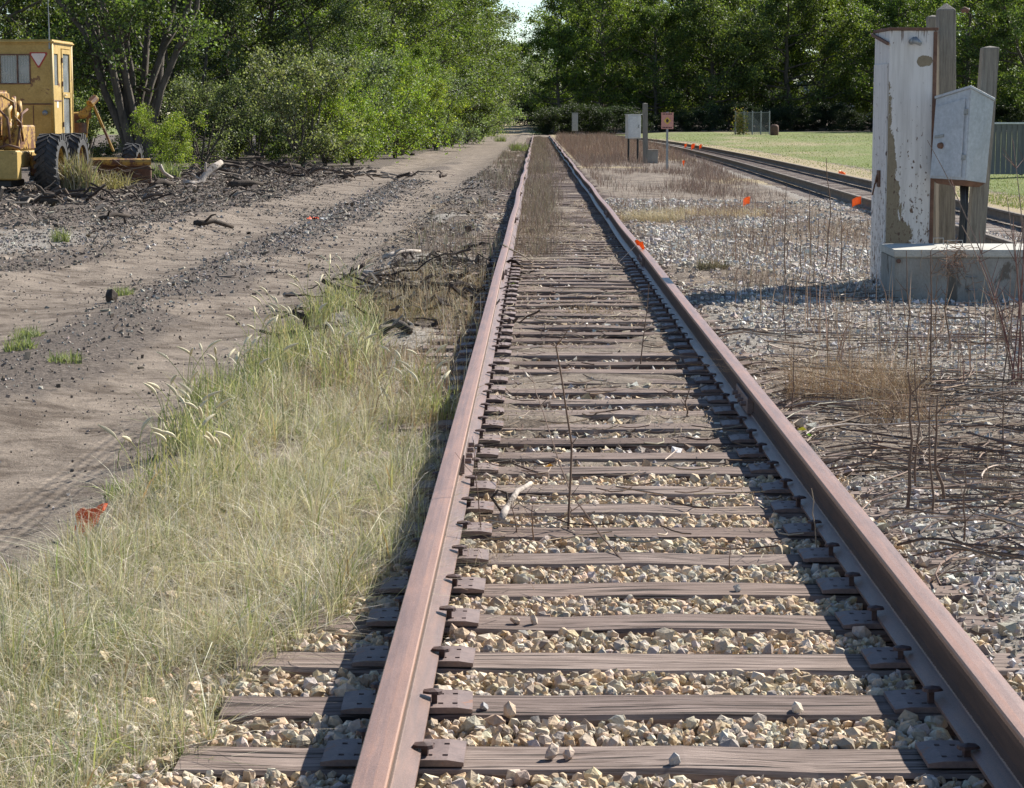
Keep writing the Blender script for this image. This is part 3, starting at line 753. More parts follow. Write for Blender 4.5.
# ------------------------------------------------------------------ grass
rg = np.random.default_rng(31)
STRAW = [(.52, .47, .32), (.62, .565, .41), (.44, .40, .26), (.70, .64, .50), (.38, .34, .21), (.42, .34, .235)]
GREEN = [(.17, .205, .08), (.23, .265, .12), (.28, .30, .155), (.13, .16, .065)]
def grass_patch(name, label, n_, ybox, test, hfn, cols_fn, w0=.0028, lean=.55, lev=2, mat='grass', cat='grass'):
    Y = rg.uniform(*ybox, n_); X = CX+rg.uniform(-2.8, -.38, n_)
    k = test(X, Y); X, Y = X[k], Y[k]
    # tufts: pull blades towards tuft centres
    q = .11; cxs = np.floor(X/q)*q+q*vnoise(np.floor(X/q)*3.1, np.floor(Y/q)*2.7, 5); cys = np.floor(Y/q)*q+q*vnoise(np.floor(X/q)*1.7, np.floor(Y/q)*4.1, 6)
    X = X*.45+cxs*.55; Y = Y*.45+cys*.55
    h = hfn(X, Y)*rg.uniform(.35, 1.3, len(X))
    V, F, kk = blades(np.stack([X, Y, gz(X, Y)-.01], 1), h, np.full(len(X), w0)*rg.lognormal(0, .38, len(X)), rg, lean, None, lev)
    o = link(name, nmesh(name, V, F, M[mat], cols_fn(X, Y, kk))); tag(o, label, cat, kind='stuff')
def mixc(a, b, f, kk):
    n_ = len(f); ca = palette(n_, a, rg, .2); cb = palette(n_, b, rg, .2)
    pick = rg.random(n_) < f; c = np.where(pick[:, None], cb, ca); return np.repeat(c, kk, 0)
def hnear(X, Y):
    u = X-CX
    return .22*(.4+1.0*fbm(X*3, Y*2, 81))*(1-.35*sst(-1.5, -2.1, u))*np.where(Y < 6.2, .8, 1)
grass_patch('grass_mass', 'fine straw-green grass spilling over the ballast left of the rail', 120000, (4.4, 12.5), in_grass, hnear,
            lambda X, Y, kk: mixc(STRAW, GREEN, np.clip(.14+.9*(fbm(X*2.2, Y*2, 83)-.5)+.2*(Y < 7)+.25*sst(-1.0, -.6, X-CX), 0, 1), kk), .0024, 1.15)
grass_patch('grass_stems', 'pale seed stems standing out of the straw-green grass', 34000, (4.4, 12.5), in_grass, lambda X, Y: hnear(X, Y)*1.25,
            lambda X, Y, kk: mixc([(.66, .60, .46), (.74, .68, .54)], STRAW, np.full(len(X), .3), kk), .0021, 1.25, 3, 'dry')
grass_patch('broad_grass', 'broader green and yellowing leaves mixed into the straw grass', 5200, (4.6, 12.6), lambda X, Y: in_grass(X, Y) & (fbm(X*2.6, Y*1.9, 74) > .5), lambda X, Y: hnear(X, Y)*1.05,
            lambda X, Y, kk: mixc([(.20, .25, .09), (.28, .32, .12), (.42, .40, .18)], [(.38, .26, .15), (.5, .42, .26)], np.full(len(X), .3), kk), .0062, .9, 3)
def in_fox(X, Y):
    u = X-CX; lo = np.interp(Y, [10.5, 12, 14, 16, 19], [-2.1, -2.15, -2.1, -1.7, -1.75]); hi = np.interp(Y, [10.5, 12, 14, 16, 19], [-.7, -.75, -1.0, -1.15, -1.35])
    return (u > lo) & (u < hi) & (fbm(X*2.5, Y*2, 91) > .5)
grass_patch('grass_mass', 'greener taller grass between the dirt road and the rail', 17000, (10.6, 18.5), in_fox, lambda X, Y: .12+.24*fbm(X*2, Y, 92),
            lambda X, Y, kk: mixc(STRAW, GREEN, np.full(len(X), .5), kk), .0055, .8, 3)
def in_dry(X, Y):
    u = X-CX; return (u > -1.5) & (u < -.42) & (Y > 11) & (Y < 22) & (fbm(X*2, Y*1.2, 95) > .50)
grass_patch('dry_grass', 'dry tan grass beside the left rail past the green clump', 15000, (11, 22), in_dry, lambda X, Y: .17+.16*fbm(X*2, Y, 97),
            lambda X, Y, kk: mixc(STRAW, [(.40, .30, .17), (.32, .23, .14), (.5, .4, .24)], np.full(len(X), .6), kk), .0045, .6, 2, 'dry')
# thin scatter of green sprigs on the road verge
def weed_tuft(px, py, h, rad, nb, cols, label, name='grass_tuft', cat='grass tuft', wd=.006, lean=.6, seedh=0, group=None, z=None, mat='grass'):
    p = W(px, py, -.06); g = float(gz(p.x, p.y))
    base = np.zeros((nb, 3)); a = rg.uniform(0, 2*math.pi, nb); r = rad*np.sqrt(rg.random(nb)); base[:, 0] = np.cos(a)*r; base[:, 1] = np.sin(a)*r
    V, F, kk = blades(base, h*rg.uniform(.4, 1.15, nb), np.full(nb, wd)*rg.uniform(.6, 1.4, nb), rg, lean, None, 3)
    me = nmesh('blades', V, F, M[mat], palette(nb, cols, rg, .2, kk))
    if not seedh:
        o = link(name, me); o.location = (p.x, p.y, g-.01); tag(o, label, cat, group); return o
    t = thing(name, label, cat, (p.x, p.y, g-.01), 0, group); link('blades', me, t)
    for i in range(seedh):
        aa = rg.uniform(0, 2*math.pi); hh = h*rg.uniform(1.0, 1.5); ln = rg.uniform(.1, .5)*hh
        dx, dy = math.cos(aa)*ln, math.sin(aa)*ln
        bx_, by_ = base[i % nb, 0], base[i % nb, 1]
        tt = np.linspace(0, 1, 6); st = [(bx_+dx*q**1.8, by_+dy*q**1.8, hh*(q-.15*q*q)) for q in tt]
        bm = B(); tube(bm, st, [.0018]*6, 4); link('stem', nmesh_from_bm(bm, 'stem', M['dry'], (.45, .45, .2)), t)
        e = Vector(st[-1]); d = (Vector(st[-1])-Vector(st[-2])).normalized(); dr = Vector((math.cos(aa), math.sin(aa), -.2))
        L = rg.uniform(.05, .085); pts = [e+d*L*q+dr*L*.5*q*q for q in np.linspace(0, 1, 7)]
        bm = B(); tube(bm, pts, [.003, .0065, .008, .008, .0075, .0055, .002], 7)
        # bristles
        for b_ in range(36):
            q = rg.random(); c0 = e+d*L*q+dr*L*.5*q*q; v = Vector(rg.normal(size=3)).normalized()*.014+d*.008
            s = d.cross(v).normalized()*.0007
            a1 = bm.verts.new(c0-s); a2 = bm.verts.new(c0+s); a3 = bm.verts.new(c0+v); bm.faces.new((a1, a2, a3))
        link('seed_head', nmesh_from_bm(bm, 'seed_head', M['dry'], tuple(np.array((.74, .66, .46))*rg.uniform(.85, 1.1))), t)
    return t
FOX = [(.30, .32, .14), (.42, .39, .21), (.22, .26, .10), (.52, .44, .25)]
fox = [(215, 480, .30, 5, 'foxtail tuft at the road edge, lowest left of the seeding clumps'), (185, 455, .28, 4, 'foxtail tuft leaning over the dirt road'),
       (165, 500, .22, 4, 'small foxtail tuft leftmost at the edge of the pale grass'), (240, 420, .30, 5, 'foxtail tuft beside the dark hollow in the grass'), (205, 405, .32, 5, 'foxtail tuft sticking out onto the road left of the green clump'),
       (265, 385, .34, 5, 'tall foxtail tuft in the middle of the green clump'), (300, 372, .34, 5, 'foxtail tuft at the back of the green clump'), (335, 395, .26, 4, 'foxtail tuft on the right side of the green clump'),
       (320, 330, .36, 5, 'tall green foxtail tuft rising before the debris pile'), (340, 318, .32, 4, 'foxtail tuft next to the debris pile'), (285, 345, .34, 4, 'foxtail tuft standing against the bare road'),
       (232, 505, .22, 3, 'foxtail tuft on the upper edge of the pale grass'), (350, 300, .28, 3, 'furthest foxtail tuft by the debris pile'), (420, 400, .24, 4, 'pale foxtail tuft close to the left rail'), (436, 430, .25, 3, 'foxtail tuft touching the left rail')]
for px, py, h, ns, lab in fox:
    weed_tuft(px, py, h, .13, 130, FOX, lab, 'foxtail_grass', 'foxtail', .006, .5, ns+2, 'seeding foxtail tufts beside the dirt road')
for px, py, h, lab in ((65, 360, .10, 'small green tuft in the near wheel track of the dirt road'), (60, 245, .22, 'yellow-green tuft by the gravel patch'),
        (122, 290, .12, 'green sprig on the dark strip between the wheel tracks'), (20, 345, .14, 'greyish tuft at the left edge of the road'), (520, 152, .55, 'bright green weed against the far left rail'),
        (130, 500, .10, 'low green tuft above the orange rag'), (505, 290, .06, 'tiny yellow-green sprout by the left rail'), (28, 330, .12, 'sparse weed left of the wheel track'), (500, 141, .6, 'tall green weed at the far end of the left rail')):
    weed_tuft(px, py, h, .12 if h < .3 else .5, 160, GREEN+[(.36, .4, .14)], lab, 'grass_tuft', 'grass tuft', .008 if h < .3 else .03, .7)

# dry weeds (stuff): strips of fine brown stalks
def weedfield(name, label, n_, samp, hfn, cols, w0, lean=.25, mat='dry'):
    X, Y = samp(n_); n_ = len(X); h = hfn(X, Y)*rg.uniform(.4, 1.2, n_)
    V, F, kk = blades(np.stack([X, Y, gz(X, Y)-.01], 1), h, w0(Y)*rg.uniform(.6, 1.4, n_), rg, lean, None, 2, .6)
    o = link(name, nmesh(name, V, F, M[mat], palette(n_, cols, rg, .25, kk))); tag(o, label, 'dry weeds', kind='stuff')
BRN = [(.25, .195, .15), (.30, .24, .18), (.20, .155, .12), (.36, .30, .235), (.17, .13, .105)]
def s_in(n_):
    Y = 26+rg.random(n_)**1.25*165; X = rg.normal(-.34, .2, n_); X = np.clip(X, -.66, .6)
    k = fbm(X*1.5, Y*.25, 33)+rg.normal(0, .1, n_) > .42; return X[k], Y[k]
weedfield('dry_weeds', 'tan dried weeds growing inside the left rail down the track', 26000, s_in, lambda X, Y: (.14+.40*fbm(X*2, Y*.3, 34))*(.6+.4*sst(26, 45, Y)), BRN+[(.27, .26, .15)], lambda Y: .0035+Y*.00008, .5)
def s_in2(n_):
    Y = 55+rg.random(n_)*150; X = rg.uniform(-.66, .66, n_); return X, Y
weedfield('dry_weeds', 'thin dried weeds over the distant ties', 7000, s_in2, lambda X, Y: np.full(len(X), .14), BRN, lambda Y: .006+Y*.0001)
def s_l(n_):
    Y = 20+rg.random(n_)**1.2*120; X = rg.uniform(-2.0, -.86, n_); k = fbm(X*1.2, Y*.22, 35) > np.interp(Y, [20, 60], [.58, .42]); return X[k], Y[k]
weedfield('dry_weeds', 'low dried weeds along the outer side of the left rail', 9000, s_l, lambda X, Y: .12+.2*fbm(X, Y*.3, 36), BRN+[(.25, .26, .15)], lambda Y: .005+Y*.0001)
def s_r(n_):
    Y = 34+rg.random(n_)**1.2*150; t = rg.random(n_); u = 1.5+t*np.clip(track2_x(Y)-CX-1.5-1.6, .5, 9)
    X = CX+u; d = fbm(X*.9, Y*.16, 37)+.26*sst(62, 95, Y)-.06*(u < 2.2); k = d+rg.normal(0, .07, n_) > .56; return X[k], Y[k]
weedfield('weed_thicket', 'tall reddish brown dried weeds between the two tracks', 52000, s_r, lambda X, Y: .16+.22*fbm(X*1.5, Y*.3, 44)+.72*fbm(X*.8, Y*.08, 38)*sst(55, 115, Y), [(.22, .155, .125), (.27, .20, .155), (.18, .135, .11), (.33, .27, .21), (.24, .165, .135)], lambda Y: .004+Y*.00009, .5)
def s_m(n_):
    Y = 9.5+rg.random(n_)*26; X = rg.uniform(-.64, .64, n_); k = fbm(X*2.2, Y*.7, 52) > .5; return X[k], Y[k]
weedfield('low_weeds', 'tiny green and tan weeds sprouting between the ties in mid track', 11000, s_m, lambda X, Y: .02+.05*fbm(X*3, Y, 53), [(.20, .22, .11), (.28, .27, .16), (.34, .28, .19), (.25, .2, .14)], lambda Y: .002+Y*.0001, .9)
def s_r3(n_):
    Y = 13+rg.random(n_)*24; X = CX+1.7+rg.random(n_)*(np.clip(.22*Y, 0, 6.2)-1.7); k = fbm(X*.9, Y*.25, 59) > .46; return X[k], Y[k]
weedfield('dead_stalks', 'thin upright dead stalks scattered over the gravel right of the track', 900, s_r3, lambda X, Y: .22+.42*fbm(X*2, Y, 60), [(.24, .17, .13), (.32, .24, .17), (.42, .33, .24), (.19, .13, .105)], lambda Y: .006+Y*.00016, .28)
def s_r2(n_):
    Y = 9+rg.random(n_)*32; X = CX+rg.uniform(1.35, 6.2, n_); k = (fbm(X*1.3, Y*.5, 39)+rg.normal(0, .05, n_) > .52); return X[k], Y[k]
weedfield('dry_weeds', 'short dead weeds poking from the gravel right of the track', 34000, s_r2, lambda X, Y: .05+.20*fbm(X*2, Y, 40)**1.5, BRN, lambda Y: .003+Y*.00008, .7)
def s_lawn(n_):
    Y = 26+rg.random(n_)**1.5*200; t2u = track2_x(Y)-CX; umax = (1040-537)/FPX*Y; X = CX+t2u+2.2+rg.random(n_)*np.clip(umax-t2u-2.2, 1, None); return X, Y
weedfield('lawn_grass', 'short mown grass blades over the lawn beyond the second track', 44000, s_lawn, lambda X, Y: .035+.06*fbm(X*.3, Y*.15, 57), [(.15, .20, .06), (.20, .25, .08), (.26, .27, .11), (.34, .30, .16), (.11, .15, .05)], lambda Y: .004+Y*.00022, .8, 'grass')
# clumps
for px, py, h, rad, nb, cols, lab in ((855, 408, .38, .42, 900, [(.36, .26, .16), (.30, .21, .13), (.44, .34, .22)], 'rust-tan tangle of dead grass right of the near rail'),
        (905, 432, .28, .25, 300, [(.30, .21, .14), (.38, .28, .18)], 'smaller rusty dead grass clump nearer the right edge'),
        (652, 224, .30, .55, 700, [(.60, .52, .34), (.52, .44, .28)], 'pale straw clump beyond the flag on the right rail'),
        (715, 219, .22, 1.0, 900, [(.56, .46, .28), (.5, .4, .24)], 'wide pale straw patch near the leaning orange flag'),
        (470, 572, .13, .16, 420, [(.42, .34, .24), (.5, .42, .3)], 'curly dead weed between two ties by the left rail'), (492, 528, .10, .14, 260, [(.40, .32, .22), (.5, .42, .3)], 'dead weed around the foot of the pale branch'), (690, 505, .05, .16, 260, [(.46, .36, .25), (.4, .3, .2)], 'flat mat of dead weed between the ties right of centre'),
        (400, 330, .22, .35, 300, [(.36, .27, .15), (.3, .28, .12)], 'brown weed clump in front of the debris pile'),
        (712, 275, .16, .18, 260, [(.16, .15, .08), (.22, .19, .11)], 'dark low weed beyond the right rail near the long shadow'),
        (590, 320, .12, .2, 120, [(.5, .38, .24), (.4, .3, .18)], 'thin dead grass between the ties in mid track')):
    weed_tuft(px, py, h, rad, nb, cols, lab, 'dead_grass_clump', 'dead grass', .0035 if py > 300 else .009, 1.3, mat='dry')

# twigs lying on the right
acc = Acc(); n_ = 820; Y = 7.6+rg.random(n_)*14; X = CX+1.5+rg.random(n_)*np.clip(.24*Y-1.3, .4, 4)
k = rg.random(n_) < .25+.75*np.exp(-((Y-11.5)/3.0)**2); X, Y = X[k], Y[k]; n_ = len(X)
az = rg.normal(0, .8, n_)+(rg.random(n_) < .2)*1.2; L = rg.uniform(.2, 1.3, n_); ts = np.linspace(-.5, .5, 7)
bend = rg.normal(0, .12, n_)
Pp = np.zeros((n_, 7, 3))
for i, t in enumerate(ts):
    Pp[:, i, 0] = X+np.cos(az)*L*t-np.sin(az)*bend*L*(t*t*4); Pp[:, i, 1] = Y+np.sin(az)*L*t+np.cos(az)*bend*L*(t*t*4)
Pp[:, :, 0] = np.maximum(Pp[:, :, 0], .93)
zz = gz(Pp[:, :, 0], Pp[:, :, 1]); Pp[:, :, 2] = zz+.02+rg.random(n_)[:, None]*.05+np.abs(ts)[None]*rg.normal(0, .06, n_)[:, None].clip(-.02, 1)
Rd = rg.uniform(.0018, .0055, n_)[:, None]*np.linspace(1.1, .6, 7)[None]
V, F = tubes(Pp, Rd, 4); acc.add(V, F, palette(n_, [(.19, .135, .10), (.27, .20, .15), (.13, .095, .075), (.44, .38, .31), (.22, .155, .12)], rg, .2, 28))
o = link('fallen_twigs', acc.mesh('fallen_twigs', M['chip'])); tag(o, 'criss-crossed dead stems lying on the gravel right of the rail', 'twigs', kind='stuff')
# litter of small twigs in the track and left verge
acc = Acc(); n_ = 700; Y = 8+rg.random(n_)**1.2*26; X = rg.uniform(-2.0, .68, n_)
k = (np.abs(np.abs(X)-.75) > .12) & ((X > -.6) | (Y > 13)); X, Y = X[k], Y[k]; n_ = len(X)
az = rg.uniform(0, math.pi, n_); L = rg.uniform(.04, .32, n_); ts = np.linspace(-.5, .5, 4); Pp = np.zeros((n_, 4, 3)); bend = rg.normal(0, .2, n_)
for i, t in enumerate(ts):
    Pp[:, i, 0] = X+np.cos(az)*L*t-np.sin(az)*bend*L*(t*t*4); Pp[:, i, 1] = Y+np.sin(az)*L*t+np.cos(az)*bend*L*(t*t*4)
Pp[:, :, 0] = np.where(X[:, None] > -.66, np.clip(Pp[:, :, 0], -.66, .66), np.minimum(Pp[:, :, 0], -.86))
Pp[:, :, 2] = .008+rg.random(n_)[:, None]*.02+np.abs(ts)[None]*.03
V, F = tubes(Pp, rg.uniform(.0015, .004, n_)[:, None]*np.ones((1, 4)), 4)
acc.add(V, F, palette(n_, [(.17, .115, .08), (.30, .23, .16), (.12, .08, .06), (.42, .36, .28)], rg, .2, 16))
o = link('twig_litter', acc.mesh('twig_litter', M['chip'])); tag(o, 'bits of twig and straw littering the ties and verge', 'twigs', kind='stuff')

acc = Acc(); n_ = 90000; Y = 6.2+rg.random(n_)**1.2*38; X = CX+rg.uniform(-2.1, 6.2, n_); u = X-CX
k = (u < .25*Y+.3) & (u > -.28*Y) & (np.abs(np.abs(X)-.753) > .09) & (rg.random(n_) < sst(.36, .6, fbm(X*1.5, Y*.7, 88))*np.where(u < -.45, sst(12, 15, Y), 1)*sst(6.2, 9.5, Y)); X, Y = X[k], Y[k]; n_ = len(X)
az = rg.uniform(0, math.pi, n_); L = rg.uniform(.02, .10, n_)*np.clip(Y/14, .8, 2); c = np.stack([X, Y, np.maximum(gz(X, Y), np.where(off_tie(X, Y, .11), -1, .0))+.006+rg.random(n_)*.015], 1)
d = np.stack([np.cos(az), np.sin(az), rg.normal(0, .15, n_)], 1)*L[:, None]/2; s_ = np.stack([-np.sin(az), np.cos(az), 0*az], 1)*(.0012+Y*.00007)[:, None]
V = np.stack([c-d-s_, c-d+s_, c+d+s_, c+d-s_], 1).reshape(-1, 3); F = np.array([[0, 1, 2, 3]])+(np.arange(n_)*4)[:, None]
acc.add(V, F, palette(n_, [(.36, .29, .20), (.28, .21, .15), (.46, .39, .29), (.18, .13, .10), (.40, .30, .2)], rg, .2, 4))
o = link('straw_litter', acc.mesh('straw_litter', M['dry'])); tag(o, 'flattened straw and dead leaves strewn over ties and gravel', 'straw', kind='stuff')

# upright stalks, each a plant of its own: foot, top in the photograph
def stalk(pts, r0, label, mat='chip', col=(.17, .115, .085), name='weed_stalk', cat='dead stalk', side=3, group=None, knots=True):
    pts = [Vector(p) for p in pts]; base = pts[0].copy(); P_ = []
    for a, b in zip(pts, pts[1:]):
        for q in (0, .33, .66): P_.append(a.lerp(b, q)+Vector((rg.normal(), rg.normal(), 0))*r0*.8)
    P_.append(pts[-1]); n0 = len(P_)
    t = thing(name, label, cat, base, 0, group)
    bm = B(); tube(bm, [p-base for p in P_], [r0*(1-.6*i/(n0-1)) for i in range(n0)], 5)
    link('stem', nmesh_from_bm(bm, 'stem', M[mat], col), t)
    for s in range(side):
        i = rg.integers(n0//3, n0-1); a = P_[i]-base; L = rg.uniform(.03, .12); aa = rg.uniform(0, 2*math.pi)
        bm = B(); d = Vector((math.cos(aa)*.7, math.sin(aa)*.7, .7))
        tube(bm, [a, a+d*L*.5, a+d*L+Vector((0, 0, L*.1))], [r0*.45, r0*.35, r0*.2], 4)
        link('twig', nmesh_from_bm(bm, 'twig', M[mat], col), t)
    return t
def up(px, py, tx, ty, curve=0):
    b = W(px, py, -.05); b.z = float(gz(b.x, b.y)); dist = b.y
    top = P3(tx, ty, dist); top.y += rg.normal(0, .03)
    mid = b.lerp(top, .5)+Vector((curve, 0, 0)); return [b, mid, top]
p = up(568, 541, 556, 347, .035)
p[-1] = p[-1]+Vector((-.0, 0, .0)); p.append(p[-1]+Vector((-.03, 0, .012)))
stalk(p, .0055, 'tallest bent brown stalk standing in the middle of the track')
stalk([W(620, 560, 0)*1, W(571, 495, .09), W(541, 405, .30), W(529, 372, .33)], .004, 'brown stalk leaning left across the ties beside the tall one')
stalk(up(640, 370, 649, 284), .005, 'short straight dark stalk near the right rail in mid track')
stalk(up(686, 424, 688, 388), .006, 'stubby dark stalk on a tie near the right rail shadow')
stalk(up(818, 562, 811, 487), .0035, 'thin straw-coloured stem before the web of the right rail', col=(.36, .28, .2), side=0)
stalk(up(728, 584, 731, 545), .003, 'short thin stem between the near ties right of centre', side=0)
stalk(up(482, 545, 474, 440), .003, 'thin stem rising beside the foot of the left rail', side=2)
stalk(up(519, 545, 512, 500), .0035, 'short crooked stem left of the pale branch', side=1)
stalk(up(535, 550, 533, 503), .004, 'short stem crossing in front of the pale branch', side=1)
stalk([W(556, 522, .0), W(580, 505, .05), W(613, 487, .09)], .0035, 'slanting twig propped right of the tall stalk', side=1)
stalk(up(404, 500, 403, 440, 0), .0022, 'thin dark stem standing in the pale grass by the left rail', side=0)
rs = [(825, 276, 826, 158, .006, 'tallest dark weed stalk left of the white case'), (785, 280, 786, 184, .005, 'thin stalk on the gravel, leftmost of the upright row'),
      (800, 284, 800, 228, .0045, 'short stalk right beside the leftmost upright'), (811, 270, 809, 190, .004, 'pale thin stalk between the short and tallest ones'),
      (840, 276, 840, 212, .005, 'stalk just right of the tallest one'), (856, 272, 857, 236, .004, 'low stalk close to the white case'), (868, 262, 868, 222, .004, 'short stalk against the side of the white case'),
      (795, 262, 796, 205, .0035, 'faint stalk behind the leftmost pair'), (817, 262, 818, 200, .0035, 'faint stalk behind the tallest one'), (775, 255, 774, 200, .004, 'thin distant stalk beside the straw patch'),
      (930, 396, 930, 250, .005, 'tall stalk in front of the concrete block'), (950, 355, 948, 268, .005, 'bent stalk before the middle of the concrete block'), (936, 330, 937, 275, .004, 'short stalk just before the concrete block'),
      (785, 345, 785, 255, .003, 'thin stalk in line with the long shadow'), (792, 420, 792, 335, .003, 'thin stem right of the rail past the dead grass'), (909, 520, 909, 372, .0055, 'thick double stalk in front of the twig pile'),
      (914, 500, 916, 360, .004, 'stalk close behind the thick double one'), (932, 530, 931, 400, .004, 'stalk right of the thick double one'), (943, 515, 938, 395, .0055, 'dark leaning stalk near the twig pile'),
      (890, 434, 890, 400, .0035, 'short pale stub in the rusty grass'), (984, 350, 985, 285, .003, 'thin stem on the white gravel near the block end'), (964, 560, 965, 470, .003, 'faint stem low in the twig pile'),
      (906, 380, 905, 250, .004, 'stalk at the left end of the concrete block'), (1000, 470, 1001, 380, .003, 'thin stem near the right edge below the sapling')]
for px, py, tx, ty, r_, lab in rs: stalk(up(px, py, tx, ty, rg.normal(0, .018)), r_*1.5, lab, group='upright dead stalks on the gravel', side=4)
# sapling with several stems at the right edge
sp = W(1018, 395, -.05); sp.z = float(gz(sp.x, sp.y)); t = thing('sapling', 'bare reddish many-stemmed sapling at the right edge', 'sapling', sp)
for i, (tx, ty) in enumerate(((1016, 150), (1000, 235), (955, 232), (1030, 180), (1008, 205), (975, 262), (940, 150), (1026, 240), (1040, 210), (990, 300), (1035, 120))):
    top = Vector((at(tx, sp.y), sp.y+rg.normal(0, .2), sp.z+(395-ty)*sp.y/FPX))-sp; b0 = Vector((rg.normal(0, .05), rg.normal(0, .05), 0))
    mid = b0.lerp(top, .5)+Vector((abs(top.x)*.18, 0, top.z*.06)); pts = []
    for q in np.linspace(0, 1, 9): pts.append(b0*(1-q)**2+mid*2*q*(1-q)+top*q*q)
    bm = B(); tube(bm, pts, [.006*(1-.65*q) for q in np.linspace(0, 1, 9)], 5); link('stem', nmesh_from_bm(bm, 'stem', M['chip'], (.19, .10, .085) if i % 2 else (.26, .2, .16)), t)
    for s in range(5):
        a = pts[rg.integers(3, 8)]; d = Vector((rg.normal(), rg.normal(), 1.3)).normalized()*rg.uniform(.08, .22)
        bm = B(); tube(bm, [a, a+d*.5, a+d], [.0028, .002, .001], 4); link('twig', nmesh_from_bm(bm, 'twig', M['chip'], (.2, .12, .1)), t)

# ------------------------------------------------------------------ branches and logs
def log(name, label, cat, pts, rad, mat, forks=0, n=9):
    pts = [Vector(p) for p in pts]; b = pts[0].copy(); b.z = 0; bm = B()
    P_ = []; Rr = []
    for i in range(len(pts)-1):
        for q in (0, .5): P_.append(pts[i].lerp(pts[i+1], q)-b+Vector(rg.normal(0, rad*.12, 3))); Rr.append(rad*(1-.35*(i+q)/(len(pts)-1))*rg.uniform(.85, 1.15))
    P_.append(pts[-1]-b); Rr.append(rad*.6)
    tube(bm, P_, Rr, n)
    for f in range(forks):
        i = rg.integers(1, len(P_)-1); d = Vector((rg.normal(), rg.normal()*.6, abs(rg.normal())*.8+.2)).normalized()*rad*rg.uniform(3, 7)
        tube(bm, [P_[i], P_[i]+d*.6, P_[i]+d+Vector((0, 0, -rad))], [Rr[i]*.5, Rr[i]*.4, Rr[i]*.2], 6)
    o = fin(name, bm, M[mat], None, smooth=True); o.location = b; tag(o, label, cat); return o
log('fallen_branch', 'pale barked broken branch lying across the ties by the left rail', 'branch', [W(500, 520, .03), W(508, 506, .06), W(518, 492, .09), W(531, 483, .10)], .0145, 'deadwood', 0)
log('fallen_branch', 'dark bark tip curling over the pale branch by the left rail', 'branch', [W(503, 514, .02), W(492, 498, .07), W(498, 490, .10), W(507, 493, .09), W(508, 512, .02)], .006, 'darkwood', 0, 6)
log('driftwood_log', 'bleached bent log on the mulch beside the trees', 'log', [P3(183, 184, 54), P3(198, 185, 54.2), P3(205, 175, 54.4), P3(221, 162, 54.8)], .11, 'deadwood', 2)
log('driftwood_log', 'short pale broken log left of the bleached one', 'log', [P3(159, 165, 57), P3(163, 173, 57), P3(172, 178, 57.2)], .06, 'deadwood', 1)
for a, b, r_, mt, lab in (((376, 300), (412, 318), .05, 'darkwood', 'dark half-buried log in the debris beside the rail'), ((380, 330), (410, 342), .04, 'darkwood', 'dark stick at the front of the debris pile'),
        ((384, 258), (420, 252), .035, 'deadwood', 'pale stick on top of the debris pile'), ((455, 262), (483, 268), .035, 'darkwood', 'curved stick near the rail in the debris'), ((400, 285), (430, 268), .035, 'darkwood', 'dark stump end in the debris pile'),
        ((365, 270), (400, 283), .03, 'deadwood', 'grey branch sloping down the debris pile'), ((440, 292), (465, 288), .012, 'deadwood', 'thin white stick beside the left rail'),
        ((24, 204), (58, 208), .09, 'darkwood', 'brown plank-like log before the yellow grader'), ((60, 199), (92, 202), .07, 'darkwood', 'dark log by the rear tyre'), ((100, 222), (128, 216), .05, 'darkwood', 'half-buried brown stick in the mulch'),
        ((150, 188), (172, 184), .10, 'darkwood', 'dark stump left of the bleached log'), ((195, 224), (232, 222), .05, 'darkwood', 'low dark stick where mulch meets the road'), ((230, 190), (262, 178), .10, 'darkwood', 'dark log under the trees right of the bleached one'),
        ((255, 170), (300, 160), .12, 'darkwood', 'thick dark log lying in the shade of the bushes'), ((395, 318), (412, 330), .03, 'deadwood', 'chunk of root at the left end of the debris pile'), ((286, 176), (310, 172), .09, 'darkwood', 'low dark log at the foot of the bushes'),
        ((396, 155), (414, 153), .15, 'darkwood', 'dark stump at the road edge under the far trees')):
    p = W(*a, -.02); q = W(*b, -.02)
    if a[1] < 260: dq = p.y+max(-.5, min(.5, q.y-p.y)); q = Vector((at(b[0], dq), dq, 0))
    m = p.lerp(q, .5); m.z += r_*1.5
    p.z = float(gz(p.x, p.y))+r_*.5; q.z = float(gz(q.x, q.y))+r_*.6; m.z = max(p.z, q.z)+r_*.5
    log('broken_branch', lab, 'branch', [p, m, q], r_, mt, 1)
STK = {}
def brushpile(name, label, px, dist, wd, dp, hh, n_, rr, seed):
    g = np.random.default_rng(seed); X_ = at(px, dist); t = thing(name, label, 'brush pile', (X_, dist, float(gz(X_, dist))))
    if not STK:
        cols = [(.06, .045, .037), (.10, .075, .06), (.15, .115, .09), (.28, .235, .19), (.05, .038, .032)]
        for k in range(15):
            pts = [Vector((x, g.normal(0, .05), g.normal(0, .05))) for x in np.linspace(-.5, .5, 5)]
            bm = B(); tube(bm, pts, [.032*q for q in (1.1, 1.0, .85, .7, .45)], 5); STK[k] = nmesh_from_bm(bm, 'stick', M['chip'], cols[k % 5])
    for i in range(n_):
        x, y = g.normal(0, wd/2.6), g.normal(0, dp/2.6); z = abs(g.normal(0, hh*.4))*math.exp(-(x/wd)**2*3)
        o = link('stick', STK[int(g.integers(0, 15))], t); L = g.uniform(.25, 1.0)*min(wd, 2.0)*.5
        r_ = g.uniform(*rr)/.032
        el = g.normal(0, .22); zmin = abs(math.sin(el))*L*.5
        o.location = (x, y, max(z, zmin+.005)); o.rotation_euler = (g.uniform(0, 6), el, g.normal(0, .7)+(math.pi if g.random() < .5 else 0)); o.scale = (L, r_, r_)
